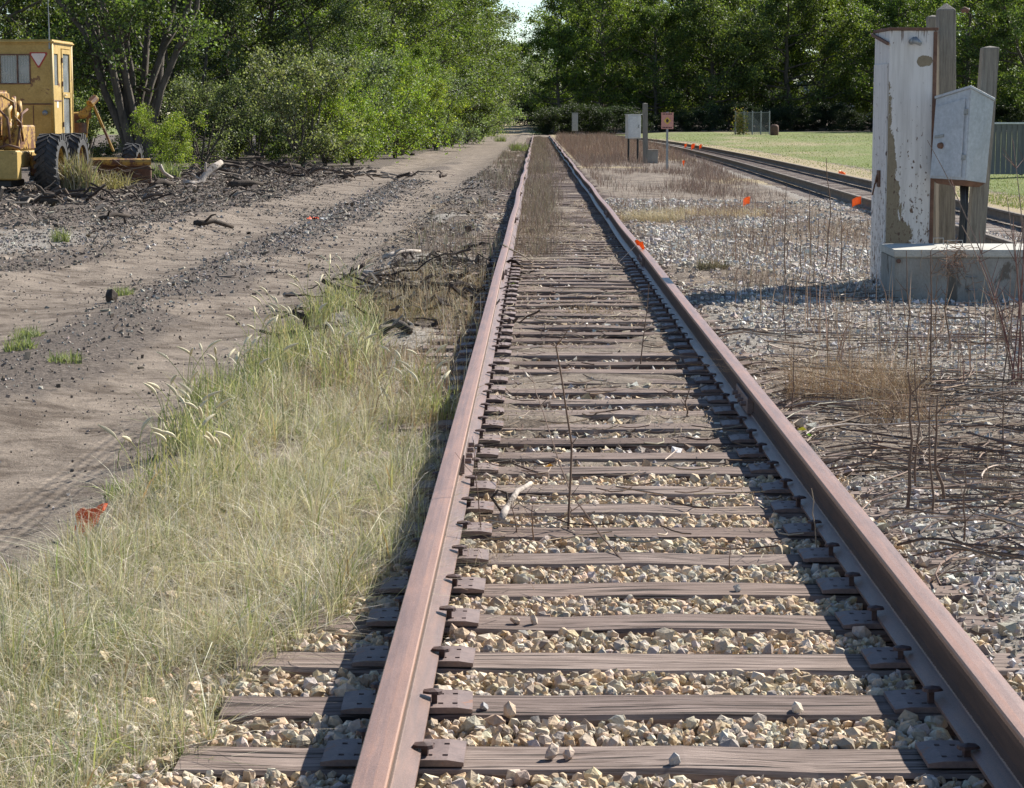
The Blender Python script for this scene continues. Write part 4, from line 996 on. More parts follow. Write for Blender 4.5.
brushpile('brush_pile', 'pile of dark sticks and roots between road and left rail', 408, 20, 1.15, 4.2, .2, 170, (.005, .026), 1)
brushpile('brush_pile', 'smaller heap of dark sticks close to the left rail', 462, 24.0, .9, 3.2, .18, 80, (.006, .022), 2)
brushpile('brush_pile', 'heap of dark branches under the bushes right of the bleached log', 262, 62, 5.0, 4, .6, 110, (.01, .045), 3)
brushpile('brush_pile', 'tangle of dead stems in front of the grader blade', 112, 54.5, 1.8, 1.5, .9, 60, (.006, .02), 4)
brushpile('brush_pile', 'scatter of broken wood before the grader', 90, 45, 4.6, 4.5, .14, 120, (.01, .035), 5)
# dark rock on the median, litter
for px, py, s, mt, nm, lab, ct in ((112, 297, .09, 'darkwood', 'earth_clod', 'dark clod on the strip between the wheel tracks', 'clod'), (57, 233, .05, 'darkwood', 'earth_clod', 'small dark clod in the mulch', 'clod')):
    p = W(px, py, -.05); V, F = scatter(ICO, ICOF, np.array([[0, 0, s*.5]]), np.array([[s, s*.8, s*.7]]), rg, .2)
    o = link(nm, nmesh(nm, V, F, M[mt])); o.location = (p.x, p.y, float(gz(p.x, p.y))); tag(o, lab, ct)
def crumple(name, label, cat, px, py, w_, h_, mat, seed, flat=False):
    g = np.random.default_rng(seed); p = W(px, py, -.05); z0 = float(gz(p.x, p.y)); nx, nz = 8, 6; V = []
    for j in range(nz):
        for i in range(nx):
            a, b = i/(nx-1), j/(nz-1)
            if flat: V.append(((a-.5)*w_+g.normal(0, w_*.04), (b-.5)*w_*.8, .01+abs(g.normal(0, h_*.4))))
            else: V.append(((a-.5)*w_*(.55+.45*b)+b*w_*.35+g.normal(0, w_*.04), math.sin(a*5+b*2)*w_*.22+(1-b)*-.02, .003+b*h_*(.75+.25*a)+g.normal(0, h_*.03)))
    F = [(j*nx+i, j*nx+i+1, (j+1)*nx+i+1, (j+1)*nx+i) for j in range(nz-1) for i in range(nx-1)]
    me = nmesh(name, V, np.array(F), M[mat]); o = link(name, me); o.location = (p.x, p.y, z0); tag(o, label, cat)
    md = o.modifiers.new('thick', 'SOLIDIFY'); md.thickness = .002
    return o
crumple('orange_rag', 'crumpled orange-red plastic flag lying at the edge of the road', 'flag', 82, 534, .13, .13, 'redcloth', 3)
crumple('litter', 'red scrap of litter on the road between wheel tracks', 'litter', 313, 217, .18, .05, 'redcloth', 4, True)
crumple('litter', 'pale scrap of litter beside the red one on the road', 'litter', 325, 218, .16, .04, 'white_far', 5, True)
crumple('litter', 'small pale blue-white scrap in the rusty dead grass', 'litter', 868, 416, .06, .02, 'white_far', 6, True)

# leaves lying about
for px, py, c, s, lab, nm in ((813, 441, (.16, .34, .05), .06, 'green leaf lying beside the right rail', 'fallen_leaf'), (797, 434, (.55, .5, .06), .05, 'yellow leaf lying beside the right rail', 'fallen_leaf'),
        (553, 471, (.55, .28, .05), .05, 'orange-brown leaf behind the pale branch', 'fallen_leaf'), (479, 282, (.75, .65, .05), .07, 'bright yellow leaves left of the left rail', 'fallen_leaf')):
    p = W(px, py, 0); V = [(0, 0, 0), (s*.5, -s*.3, .01), (s, 0, .012), (s*.5, s*.35, .012), (s*.5, 0, .002)]
    o = link(nm, nmesh(nm, V, np.array([(0, 1, 4), (1, 2, 4), (2, 3, 4), (3, 0, 4)]), M['grass'], np.tile(c, (5, 1)))); o.location = (p.x, p.y, max(.0, float(gz(p.x, p.y)))+.025); o.rotation_euler = (.5, .2, rg.uniform(0, 6)); tag(o, lab, 'leaf')

# ------------------------------------------------------------------ marker flags
def flag(px, py, label, base=None, h=.35, s=.11, az=0, lean=(0, 0), fold=.3):
    p = base if base else W(px, py, -.05)
    if not base: p.z = float(gz(p.x, p.y))
    t = thing('marker_flag', label, 'marker flag', p, 0, 'orange survey marker flags')
    top = Vector((lean[0], lean[1], h)); bm = B(); tube(bm, [(0, 0, 0), top*.5+Vector((.004, 0, 0)), top], .002, 5); link('wire_stem', fin('wire_stem', bm, M['steel'], mesh_only=True), t)
    nx, nz = 5, 4; V = []; d = Vector((math.cos(az), math.sin(az), 0))
    for j in range(nz):
        for i in range(nx):
            a, b = i/(nx-1), j/(nz-1)
            V.append(top-Vector((0, 0, s*b))+d*s*1.2*a+Vector((-d.y, d.x, 0))*math.sin(a*4+b)*s*fold+Vector((0, 0, -s*.45*a*a)))
    F = [(j*nx+i, j*nx+i+1, (j+1)*nx+i+1, (j+1)*nx+i) for j in range(nz-1) for i in range(nx-1)]
    o = link('flag', nmesh('flag', [tuple(v) for v in V], np.array(F), M['orange'], smooth=True), t)
    md = o.modifiers.new('thick', 'SOLIDIFY'); md.thickness = .0012
# first: stem leans from the ties over the right rail
b0 = W(618, 263, 0); tip = W(637, 246, .23)
tt = thing('marker_flag', 'orange flag on a wire draped over the right rail', 'marker flag', b0, 0, 'orange survey marker flags')
bm = B(); tube(bm, [(0, 0, 0), tip-b0+Vector((0, 0, .02))], .003, 5); link('wire_stem', fin('wire_stem', bm, M['pale'], mesh_only=True), tt)
V = []; nx, nz = 5, 4
for j in range(nz):
    for i in range(nx):
        a, b = i/(nx-1), j/(nz-1); V.append(tip-b0+Vector((-.03+.09*a+.03*b, -.05+.08*b, .06-.11*b*(.5+a*.5)+.015*math.sin(6*a))))
o = link('flag', nmesh('flag', [tuple(v) for v in V], np.array([(j*nx+i, j*nx+i+1, (j+1)*nx+i+1, (j+1)*nx+i) for j in range(nz-1) for i in range(nx-1)]), M['orange'], smooth=True), tt)
o.modifiers.new('thick', 'SOLIDIFY').thickness = .0015
flag(753, 212, 'orange flag low over the straw, left of the white case', h=.26, s=.13, az=2.6, lean=(-.05, 0), fold=.25)
flag(861, 213, 'diamond-shaped orange flag against the side of the white case', h=.26, s=.14, az=2.8, fold=.1)
flag(840, 183, 'orange flag between the rails of the second track', h=.3, s=.16, az=.6, lean=(-.03, 0))
flag(695, 152, 'orange flag on the second track, middle one of the distant three', h=.4, s=.26, az=2.4)
flag(687, 151, 'orange flag on the second track, leftmost of the distant three', h=.36, s=.18, az=2.4)
flag(702, 152, 'orange flag on the second track, rightmost of the distant three', h=.36, s=.19, az=2.4)
flag(685, 170, 'small orange flag in the dry weeds beyond the pink sign', h=.34, s=.17, az=2.0)

# ------------------------------------------------------------------ relay case, posts, silver box, concrete block
D = 21.25
cb = Vector((at(906, D), D+.3, 0)); cb.z = float(gz(cb.x, cb.y)); rzc = R(3.5)
case = thing('relay_case', 'tall white steel case with peeling paint behind the concrete block', 'equipment case', (cb.x, cb.y, -.05), rzc)
hw, hd, Hc = .225, .33, 2.51
bm = B(); box(bm, -hw, hw, -hd, hd, 0, Hc-.02); fin('case_body', bm, M['peel'], case, .004)
bm = B(); box(bm, -hw-.012, -hw-.001, -hd+.03, hd-.03, .1, Hc-.33); fin('side_door', bm, M['peel'], case, .003)
bm = B(); prism(bm, [(-hd-.03, Hc-.11), (-hd-.03, Hc-.08), (hd+.02, Hc+.03), (hd+.02, Hc)], lambda p, s: ((-hw-.035) if s == 0 else (-hw-.013), p[0], p[1]-.05*(1)))
fin('drip_strip', bm, M['rust'], case, .002)
bm = B(); box(bm, -hw-.015, hw+.015, -hd-.015, hd+.015, Hc-.02, Hc+.008); fin('roof', bm, M['rust'], case, .003)
bm = B(); box(bm, hw-.03, hw+.006, -hd-.012, -hd-.001, .02, Hc-.03); fin('corner_strip', bm, M['rust'], case, .002)
bm = B(); tube(bm, [(-.02, -hd-.001, Hc-.13), (.0, -hd-.05, Hc-.11)], [.028, .03], 12); tube(bm, [(.0, -hd-.05, Hc-.11), (.05, -hd-.10, Hc-.15)], [.036, .02], 12)
fin('lamp_knob', bm, M['steel'], case, smooth=True)
bm = B(); tube(bm, [(-hw-.02, -.05, 1.05), (-hw-.05, -.05, 1.05), (-hw-.05, -.12, 1.12)], .009, 6); tube(bm, [(-hw-.02, -.05, 1.10), (-hw-.06, -.06, 1.02), (-hw-.06, .03, .92)], .009, 6); box(bm, -hw-.03, -hw-.012, -.10, .0, 1.0, 1.16)
fin('door_latch', bm, M['rust'], case, .001)

def post(label, px, tx, dist, topy, wd, mat='greywood', point=False, name='timber_post', by=None):
    b = Vector((at(px, dist, 0), dist, 0)); b.z = float(gz(b.x, b.y)); tp_ = P3(tx, topy, dist); H = tp_.z-b.z; lx = tp_.x-b.x
    t = bpy.data.objects.new; bm = B(); h2 = wd/2; zs = [0, H*.3, H*.65, H*(.975 if point else .992)]
    rings = []
    for z in zs:
        j = rg.normal(0, wd*.012, 4)
        rings.append([bm.verts.new((lx*z/H+sx*(h2+j[i]), sy*(h2+j[i]), z)) for i, (sx, sy) in enumerate(((-1, -1), (1, -1), (1, 1), (-1, 1)))])
    for a, c in zip(rings, rings[1:]):
        for k in range(4): bm.faces.new((a[k], a[(k+1) % 4], c[(k+1) % 4], c[k]))
    e = bm.verts.new((lx, 0, H)); bm.faces.new(rings[0][::-1])
    for k in range(4): bm.faces.new((rings[-1][k], rings[-1][(k+1) % 4], e))
    o = fin(name, bm, M[mat], None, .006); o.location = b; tag(o, label, 'post'); return o
post('tall square grey timber post with pointed top behind the white case', 945, 945, 21.75, 3, .165, point=True)
post('shorter grey post just behind the white case and tall post', 932, 932, 22.2, 15, .12)
post('grey timber post leaning right behind the silver box', 971, 989, 21.3, 46, .16)
bm = B(); tube(bm, [(0, 0, 0), (.03, 0, .02), (.07, 0, 0)], .025, 8); o = fin('insulator', bm, M['rust'], None, smooth=True); o.location = (at(954, 21.7), 21.62, CZ+106*21.7/FPX); tag(o, 'rusty insulator bracket near the top of the tall post', 'insulator')
# silver junction box
tn, tl, tr = P3(970, 88, 20.75), P3(935, 99, 21.1), P3(993, 101, 21.02)
bn, bl, br = P3(965, 180, 20.78), P3(929, 178, 21.12), P3(985, 183, 21.05)
tb = tl+tr-tn; bb = bl+br-bn; tb.z = min(tl.z, tr.z)-.05
sb = thing('junction_box', 'tilted silver-grey metal box with a door, fixed to the leaning post', 'junction box', bb)
bm = B(); hexa(bm, [bl-bb, bn-bb, br-bb, bb-bb, tl-bb, tn-bb, tr-bb, tb-bb]); fin('box_body', bm, M['silver'], sb, .004)
outn = (bn-bl).cross(Vector((0, 0, 1))).normalized()*1.0   # outward of the door face
if outn.y > 0: outn = -outn
def onface(a, b): return (bl.lerp(bn, a)).lerp(tl.lerp(tn, a), b)-bb
def panel(a0, a1, b0, b1, th, mat, nm, par=sb, off=.001):
    bm = B(); q = [onface(a0, b0), onface(a1, b0), onface(a1, b1), onface(a0, b1)]
    hexa(bm, [q[0]+outn*off, q[1]+outn*off, q[2]+outn*off, q[3]+outn*off, q[0]+outn*(off+th), q[1]+outn*(off+th), q[2]+outn*(off+th), q[3]+outn*(off+th)])
    return fin(nm, bm, mat, par, .002)
door = panel(.04, .88, .03, .90, .018, M['silver'], 'door')
panel(.93, .985, .02, .98, .006, M['silver'], 'hinge_strip')
for b_ in (.25, .75): panel(.87, .97, b_-.03, b_+.03, .022, M['steel'], 'hinge')
panel(.10, .36, .50, .535, .012, M['steel'], 'hasp', door, .02)
c0 = onface(.30, .40)+outn*.02; bm = B(); tube(bm, [c0, c0+outn*.035], [.032, .026], 10); fin('padlock', bm, M['rust'], door, .001)
up3 = Vector((0, 0, .012)); lipo = outn*.02
bm = B(); e1 = (tr-br).normalized()*.0; rn = (tr-tn).cross(Vector((0, 0, 1))).normalized();
if rn.x < 0: rn = -rn
hexa(bm, [tl-bb+lipo+up3*.2, tn-bb+lipo+rn*.012+up3*.2, tr-bb+rn*.012+up3*.2, tb-bb+up3*.2, tl-bb+lipo+up3*2.2, tn-bb+lipo+rn*.012+up3*2.2, tr-bb+rn*.012+up3*2.2, tb-bb+up3*2.2])
fin('lid', bm, M['silver'], sb, .002)
bm = B(); q = [bl-bb, bn-bb, br-bb, Vector((0, 0, 0))]; dn = Vector((0, 0, -.045)); ct = sum(q, Vector())/4
hexa(bm, [ct+(p_-ct)*.75+dn for p_ in q]+[ct+(p_-ct)*.98-Vector((0, 0, .002)) for p_ in q]); fin('rusty_underside', bm, M['rust'], sb, .003)
# conduit from the box to the ground
bm = B(); a = P3(962, 186, 21.1); e = Vector((a.x-.03, 21.1, -.05)); tube(bm, [a+Vector((0, 0, .02)), a+Vector((.01, 0, -.2)), e.lerp(a, .3), e], .03, 10)
tube(bm, [a+Vector((.05, .05, .02)), e+Vector((.06, .05, .2)), e+Vector((.03, .05, 0))], .018, 8); o = fin('cable_conduit', bm, M['black'], None, smooth=True); tag(o, 'black cable conduit dropping from the silver box', 'conduit')
# concrete block
DB = 19.75; xl = at(895, DB); xr = at(1048, DB); ztop = .45
blk = thing('concrete_block', 'long low concrete foundation box in front of the white case', 'concrete block', (xl, DB, -.08), R(.0))
bm = B(); hexa(bm, [(0, 0, 0), (xr-xl, 0, 0), (xr-xl, 1.0, 0), (.03, 1.0, 0), (0, 0, ztop), (xr-xl, 0, ztop), (xr-xl, 1.0, ztop), (.03, 1.0, ztop)]); fin('block_body', bm, M['concrete'], blk, .008, segs=2)
bm = B(); hexa(bm, [(-.015, -.02, ztop+.002), (xr-xl+.015, -.02, ztop+.002), (xr-xl+.015, 1.015, ztop+.002), (.015, 1.015, ztop+.002), (-.015, -.02, ztop+.07), (xr-xl+.015, -.02, ztop+.07), (xr-xl+.015, 1.015, ztop+.07), (.015, 1.015, ztop+.07)]); fin('lid_slab', bm, M['concrete_pale'], blk, .008, segs=2)
for px0, px1, yy in ((933, 943, .75), (947, 962, .35)):
    x0, x1 = at(px0, DB+yy)-xl, at(px1, DB+yy)-xl; bm = B(); z0 = ztop+.06
    tube(bm, [(x0, yy, z0), (x0, yy, z0+.075), (x1, yy, z0+.075), (x1, yy, z0)], .005, 6); fin('lifting_loop', bm, M['steel'], blk)
bm = B(); tube(bm, [(.03, -.001, .42), (.03, -.03, .42)], .02, 10); fin('bolt', bm, M['rust'], blk)
for k in range(3):
    bm = B(); x = at(966, DB)-xl; z = .05+k*.115; tube(bm, [(x, -.005, z), (x+.01, -.05, z), (x+.09, -.05, z), (x+.09, -.005, z)], .004, 5); fin('step_rung', bm, M['steel'], blk)
# tuft of roots on the block face
g = np.random.default_rng(8); n_ = 90; c = np.array([at(956, 19.6), 19.62, .34]); A = c+g.normal(0, 1, (n_, 3))*np.array([.10, .03, .08]); D_ = g.normal(0, 1, (n_, 3))*np.array([1, .4, .8])
P_ = np.stack([A+D_*t*.10+g.normal(0, .008, (n_, 3)) for t in np.linspace(-.5, .5, 5)], 1); V, F = tubes(P_, np.full((n_, 5), .003), 3)
o = link('dead_vine', nmesh('dead_vine', V, F, M['chip'], palette(n_, [(.32, .2, .13), (.42, .3, .22), (.22, .14, .1)], g, .2, 15))); tag(o, 'tangle of dead brown vine hanging on the concrete block face', 'dead vine')
# second tangle of lying sticks in front of the block handled by fallen_twigs

# ------------------------------------------------------------------ distant trackside furniture
def cabinet_far(label, x0, x1, y0, y1, dist, mat, dp, name='equipment_cabinet', rz=0, legs=True):
    a, b = P3(x0, y0, dist), P3(x1, y1, dist); cx = (a.x+b.x)/2; h = a.z-b.z; w_ = b.x-a.x; g0 = float(gz(cx, dist+dp/2))
    t = thing(name, label, 'cabinet', (cx, dist, g0), rz); zb = b.z-g0
    bm = B(); box(bm, -w_/2, w_/2, 0, dp, zb, zb+h); fin('cabinet_body', bm, mat, t, .01)
    bm = B(); box(bm, -w_/2+.04, w_/2-.04, -.022, -.002, zb+.04, zb+h-.05); d = fin('door', bm, mat, t, .005)
    bm = B(); box(bm, w_/2-.12, w_/2-.08, -.045, -.024, zb+h*.45, zb+h*.58); fin('handle', bm, M['steel'], d, .004)
    bm = B(); box(bm, -w_/2-.03, w_/2+.03, -.03, dp+.03, zb+h+.002, zb+h+.03); fin('roof', bm, mat, t, .005)
    for sx in ((-.7, .75) if legs else (0,)):
        bm = B(); tube(bm, [(sx*w_/2, dp/2, 0), (sx*w_/2, dp/2, zb+.01)], .04, 8); fin('leg', bm, M['black'], t)
    return t
dc = 84.0
cabinet_far('white metal cabinet on dark legs beside a wooden post', 628, 641, 115, 138.5, dc, M['white_far'], .45, rz=R(12))
cabinet_far('distant narrow grey cabinet before the dark trees', 572, 578, 113, 131, 190, M['steel'], .5)
post('pale wooden post right beside the white cabinet', 645.5, 645, 83.3, 103, .19)
bm = B(); box(bm, -.22, .22, -.15, .15, 0, .5); box(bm, -.24, .24, -.17, .17, .502, .53); o = fin('concrete_pedestal', bm, M['concrete'], None, .01); o.location = (at(652, 84), 84, -.05); tag(o, 'low grey pedestal right of the wooden post', 'pedestal')
# pink sign on a post
ds = 72.5; sg = thing('warning_sign', 'faded pink sign with a yellow diamond on a grey post', 'sign', (at(667, ds), ds, -.05)); z1 = P3(667, 112.5, ds).z+.05; z0 = P3(667, 129, ds).z+.05
bm = B(); box(bm, -.035, .035, -.02, .02, 0, z1+.02); fin('post', bm, M['steel'], sg, .004)
bm = B(); box(bm, -.2, .2, -.032, -.022, z0, z1); sf = fin('sign_face', bm, M['signpink'], sg, .004)
zc = (z0+z1)/2
bm = B(); prism(bm, [(0, -.12), (.12, 0), (0, .12), (-.12, 0)], lambda p, s: (p[0], -.0335-.003*s, zc+p[1]+.0)); fin('diamond', bm, M['signyellow'], sf)
bm = B(); prism(bm, [(-.03, -.06), (.03, -.06), (.05, .02), (0, .07), (-.05, .02)], lambda p, s: (p[0], -.0368-.002*s, zc+p[1])); fin('symbol', bm, M['signdark'], sf)
for z_ in (z1-.05, z0+.05):
    for k in range(6):
        bm = B(); box(bm, -.155+k*.052, -.118+k*.052, -.0355, -.0335, z_-.022, z_+.018); fin('lettering', bm, M['signdark'], sf)

# chain link fence and barrel, grey fence
fd = 215.0; gzf = float(gz(at(752, fd), fd))
fx0, fx1 = at(735, fd), at(769, fd); fw = fx1-fx0
fz = thing('chain_link_fence', 'short run of chain-link fence with ivy at the back of the lawn', 'fence', (fx0, fd, gzf))
for k in range(5):
    bm = B(); x = fw*k/4; tube(bm, [(x, 0, 0), (x, 0, 2.3)], .06, 8); fin('fence_post', bm, M['steel'], fz)
bm = B(); tube(bm, [(0, 0, 2.15), (fw, 0, 2.15)], .035, 6); fin('top_rail', bm, M['steel'], fz)
P_ = []
for k in range(46):
    for dr in (-1, 1):
        x = -2.0+k*.12; a, b = x, x+dr*2.1
        za, zb = 0.05, 2.1
        P_.append([(a, 0.02*dr, za), (b, 0.02*dr, zb)])
P_ = np.array(P_, float)
# clip to the run
def clip(seg):
    (x0, y0, z0), (x1, y1, z1) = seg; out = []
    for xx, lo in ((0, True), (fw, False)):
        pass
    t0, t1 = 0, 1; dx = x1-x0
    for bnd, sgn_ in ((0, 1), (fw, -1)):
        q0 = sgn_*(x0-bnd); q1 = sgn_*(x1-bnd)
        if q0 < 0 and q1 < 0: return None
        if q0 < 0: t0 = max(t0, q0/(q0-q1))
        elif q1 < 0: t1 = min(t1, q0/(q0-q1))
    if t1 <= t0: return None
    a = np.array(seg[0]); b = np.array(seg[1]); return [a+(b-a)*t0, a+(b-a)*t1]
S = [c for c in (clip(s) for s in P_) if c is not None]; V, F = tubes(np.array(S), np.full((len(S), 2), .014), 3)
o = link('mesh', nmesh('chain_mesh', V, F, M['wire']), fz); o['kind'] = 'stuff'
def leafcloud(pos, size, rng, cols, var=.2, aspect=.6, tintmul=None):
    n_ = len(pos); Rm = rotmats(n_, rng); s = size*rng.uniform(.6, 1.3, n_)
    q = np.array([(0, -.5, 0), (.5*aspect, 0, .06), (0, .5, 0), (-.5*aspect, 0, .06)])
    V = np.einsum('nij,nkj->nki', Rm, q[None]*s[:, None, None])+pos[:, None, :]
    F = (np.array([[0, 1, 2, 3]])+(np.arange(n_)*4)[:, None])
    c = palette(n_, cols, rng, var)
    if tintmul is not None: c = np.clip(c*tintmul[:, None] if tintmul.ndim == 1 else c*tintmul, 0, 1)
    return V.reshape(-1, 3), F, np.repeat(c, 4, 0)
g = np.random.default_rng(51); pp = np.stack([g.normal(.5, .35, 900), g.normal(-.05, .12, 900), np.abs(g.normal(1.0, .7, 900)).clip(0, 2.6)], 1)
V, F, Tn = leafcloud(pp, .16, g, [(.10, .15, .04), (.22, .2, .06), (.3, .2, .08)]); link('ivy', nmesh('ivy', V, F, M['leaf'], Tn), fz)
bm = B(); tube(bm, [(0, 0, 0), (0, 0, .1), (0, 0, .75), (0, 0, .9), (0, 0, .98)], [.36, .40, .40, .36, .2], 14); o = fin('barrel', bm, M['rust'], None, smooth=True); o.location = (at(774, 205), 205, float(gz(at(774, 205), 205))); tag(o, 'small dark barrel on the lawn right of the chain-link fence', 'barrel')
gd = 62.0; gx0 = at(978, gd)
gf = thing('board_fence', 'grey board fence with a pale cap at the right edge behind the post', 'fence', (gx0, gd, float(gz(gx0+2, gd))))
hh = CZ-gf.location.z-(123-120.1)*gd/FPX
bm0 = B(); box(bm0, .004, .146, -.02, .0, .03, hh-.03); bmsh = fin('board', bm0, M['fence_board'], mesh_only=True, bevel=.003)
for k in range(24): o = link('board', bmsh, gf); o.location = (k*.15, 0, 0)
for k in range(4): bm = B(); box(bm, k*1.15, k*1.15+.09, .002, .09, 0, hh); fin('fence_post', bm, M['greywood'], gf, .004)
bm = B(); box(bm, -.02, 3.62, -.045, .10, hh-.028, hh+.02); fin('cap_rail', bm, M['white_far'], gf, .004)
# pale house glimpsed behind the trees on the right
hs = thing('house', 'pale house half hidden behind the trees right of centre', 'house', (at(848, 330), 330, float(gz(at(848, 330), 330))))
bm = B(); box(bm, -7, 7, 0, 8, 0, 3.0); wl = fin('wall', bm, M['beige'], hs, .02)
bm = B(); prism(bm, [(-.6, 3.002), (8.6, 3.002), (4, 5.6)], lambda p, s: (-7.5+15*s, p[0], p[1])); fin('roof', bm, M['fence_board'], hs, .02)
for x in (-4.6, -1, 3.6):
    bm = B(); box(bm, x, x+1.5, -.06, -.004, 1.0, 2.2); wn_ = fin('window', bm, M['white_far'], wl, .01); bm = B(); box(bm, x+.1, x+1.4, -.075, -.062, 1.1, 2.1); fin('glass_pane', bm, M['glass'], hs)

# ------------------------------------------------------------------ motor grader
GY = 49.5; gx = at(47, 49.0)
gr = thing('motor_grader', 'old yellow motor grader with rusty engine and cab, parked by the trees', 'motor grader', (gx, GY, -.07), R(-1.5))
def tyre_mesh(Rr, Wd, nl):
    bm = B(); n = 40; prof = [(-.5, .62), (-.52, .80), (-.46, .93), (-.25, .975), (0, .985), (.25, .975), (.46, .93), (.52, .80), (.5, .62)]
    rings = []
    for x, r in prof: rings.append([bm.verts.new((x*Wd, math.cos(2*math.pi*k/n)*r*Rr, math.sin(2*math.pi*k/n)*r*Rr)) for k in range(n)])
    for a, b in zip(rings+[], rings[1:]+[]):
        for k in range(n): bm.faces.new((a[k], a[(k+1) % n], b[(k+1) % n], b[k]))
    for k in range(n): bm.faces.new((rings[-1][k], rings[-1][(k+1) % n], rings[0][(k+1) % n], rings[0][k]))
    # chevron lugs
    for k in range(nl):
        for sx in (-1, 1):
            a0 = 2*math.pi*(k+(.5 if sx > 0 else 0))/nl; Mx = lambda xx, a, r: Vector((xx, math.cos(a)*r, math.sin(a)*r))
            w2 = .10; da = .26
            pts = []
            for r_ in (.96*Rr, 1.035*Rr):
                pts.append([Mx(sx*.02*Wd, a0-w2*.5, r_), Mx(sx*.54*Wd, a0+da-w2*.7, r_*(.985 if r_ > Rr else .86)), Mx(sx*.54*Wd, a0+da+w2*.7, r_*(.985 if r_ > Rr else .86)), Mx(sx*.02*Wd, a0+w2*.5, r_)])
            hexa(bm, pts[0]+pts[1])
    return fin('tyre', bm, M['rubber'], mesh_only=True)
def rim_mesh(Rr, Wd):
    bm = B(); n = 24; pr = [(.30, .63), (.36, .60), (.30, .56), (.10, .50), (.06, .22), (.18, .18), (.18, .02)]
    for sd in (-1, 1):
        rings = [[bm.verts.new((sd*x*Wd, math.cos(2*math.pi*k/n)*r*Rr, math.sin(2*math.pi*k/n)*r*Rr)) for k in range(n)] for x, r in pr]
        for a, b in zip(rings, rings[1:]):
            for k in range(n): bm.faces.new((a[k], a[(k+1) % n], b[(k+1) % n], b[k]))
        bm.faces.new(rings[-1])
    return fin('rim', bm, M['yellow_dirty'], mesh_only=True)
tm, rm = tyre_mesh(.675, .46, 22), rim_mesh(.675, .46); tm2, rm2 = tyre_mesh(.53, .34, 18), rim_mesh(.53, .34)
def wheel(x, y, r, tmh, rmh, lean=0):
    wv_ = link('wheel', rmh.copy() if False else rmh, gr); wv_.location = (x, y, r); wv_.rotation_euler = (rt.uniform(0, 6), 0, 0)
    if lean: wv_.rotation_euler = (0, lean, 0)
    link('tyre', tmh, wv_)
for x in (0, -2.05):
    wheel(x, -.05, .675, tm, rm); wheel(x, 1.95, .675, tm, rm)
wheel(.18, 7.6, .53, tm2, rm2, .12); wheel(-2.2, 7.6, .53, tm2, rm2, .12)
Yp, Yd = M['yellow'], M['yellow_dirty']
# tandem cases, rear frame, engine
for x in (-.36, -1.69): bm = B(); box(bm, x-.10, x+.10, -.25, 1.9, .42, .88); fin('tandem_case', bm, Yd, gr, .04)
bm = B(); box(bm, -1.9, -.46, -1.35, -.95, .36, 1.0); box(bm, -1.85, -.5, -.96, 1.9, .62, .98); fin('rear_frame', bm, Yp, gr, .03)
bm = B(); box(bm, -1.6, -.65, -1.2, .0, .20, .355); fin('belly_plate', bm, M['black'], gr, .02)
bm = B(); box(bm, -1.85, -1.06, -1.45, .5, 1.22, 2.32); fin('engine_hood', bm, Yd, gr, .06, segs=3)
bm = B(); box(bm, -1.78, -1.13, -1.475, -1.452, 1.32, 2.2); gl = fin('radiator_grille', bm, M['rust'], gr, .005)
for k in range(9): bm = B(); box(bm, -1.75, -1.16, -1.495, -1.478, 1.36+k*.092, 1.40+k*.092); fin('grille_slat', bm, M['black'], gl)
bm = B(); box(bm, -.88, -.52, -.95, .55, 1.0, 1.55); fin('engine_block', bm, Yd, gr, .03)
for k, (y, z, r_) in enumerate(((-.85, 1.85, .10), (-.55, 2.05, .08), (-.3, 1.7, .10), (-.1, 1.95, .09), (-.7, 1.6, .06), (-.95, 1.5, .07))):
    bm = B(); tube(bm, [(-.80+.08*(k % 2), y, 1.3), (-.80+.08*(k % 2), y, z), (-.72, y+.1, z+.12)], [r_, r_*.9, r_*.5], 10); fin('engine_cylinder', bm, Yd if k % 2 else M['yellow'], gr, smooth=True)
for k, pts in enumerate(([(-1.0, -1.0, 2.1), (-.85, -1.05, 2.2), (-.6, -1.0, 2.05), (-.55, -.9, 1.3)], [(-.95, -1.1, 1.05), (-.7, -1.15, 1.12), (-.45, -1.1, 1.05)], [(-.85, -1.0, 1.2), (-.62, -1.0, 1.5), (-.62, -.9, 2.0), (-.75, -.5, 2.15)], [(-.55, -.95, 1.1), (-.5, -.9, 1.45), (-.52, -.6, 1.8), (-.5, -.2, 1.9)], [(-.6, -1.0, 1.75), (-.48, -.9, 1.6), (-.48, -.7, 1.2)], [(-.9, -1.1, 1.9), (-.7, -1.15, 1.7), (-.66, -1.1, 1.15)])):
    bm = B(); tube(bm, pts, .028, 8); fin('engine_pipe', bm, M['rust'] if k % 2 else Yd, gr, smooth=True)
bm = B(); tube(bm, [(-1.3, -.9, 2.3), (-1.3, -.9, 2.75)], .05, 10); tube(bm, [(-1.3, -.9, 2.7), (-1.25, -.98, 2.8)], .055, 10); fin('exhaust_stack', bm, M['steel'], gr, smooth=True)
# cab
cx0, cx1, cy0, cy1, cz0, cz1 = -2.12, -.44, 1.95, 3.85, 1.0, 3.42
bm = B(); wx0, wx1, wz0, wz1 = -1.66, -.98, 2.52, 3.16
# rear wall with a window opening
for a in ((cx0, wx0, cz0, cz1), (wx1, cx1, cz0, cz1), (wx0, wx1, cz0, wz0), (wx0, wx1, wz1, cz1)): box(bm, a[0], a[1], cy0, cy0+.05, a[2], a[3])
bmesh.ops.remove_doubles(bm, verts=bm.verts, dist=.0005); fin('cab_rear_wall', bm, Yp, gr)
bm = B(); s0, s1 = cx1-.05, cx1
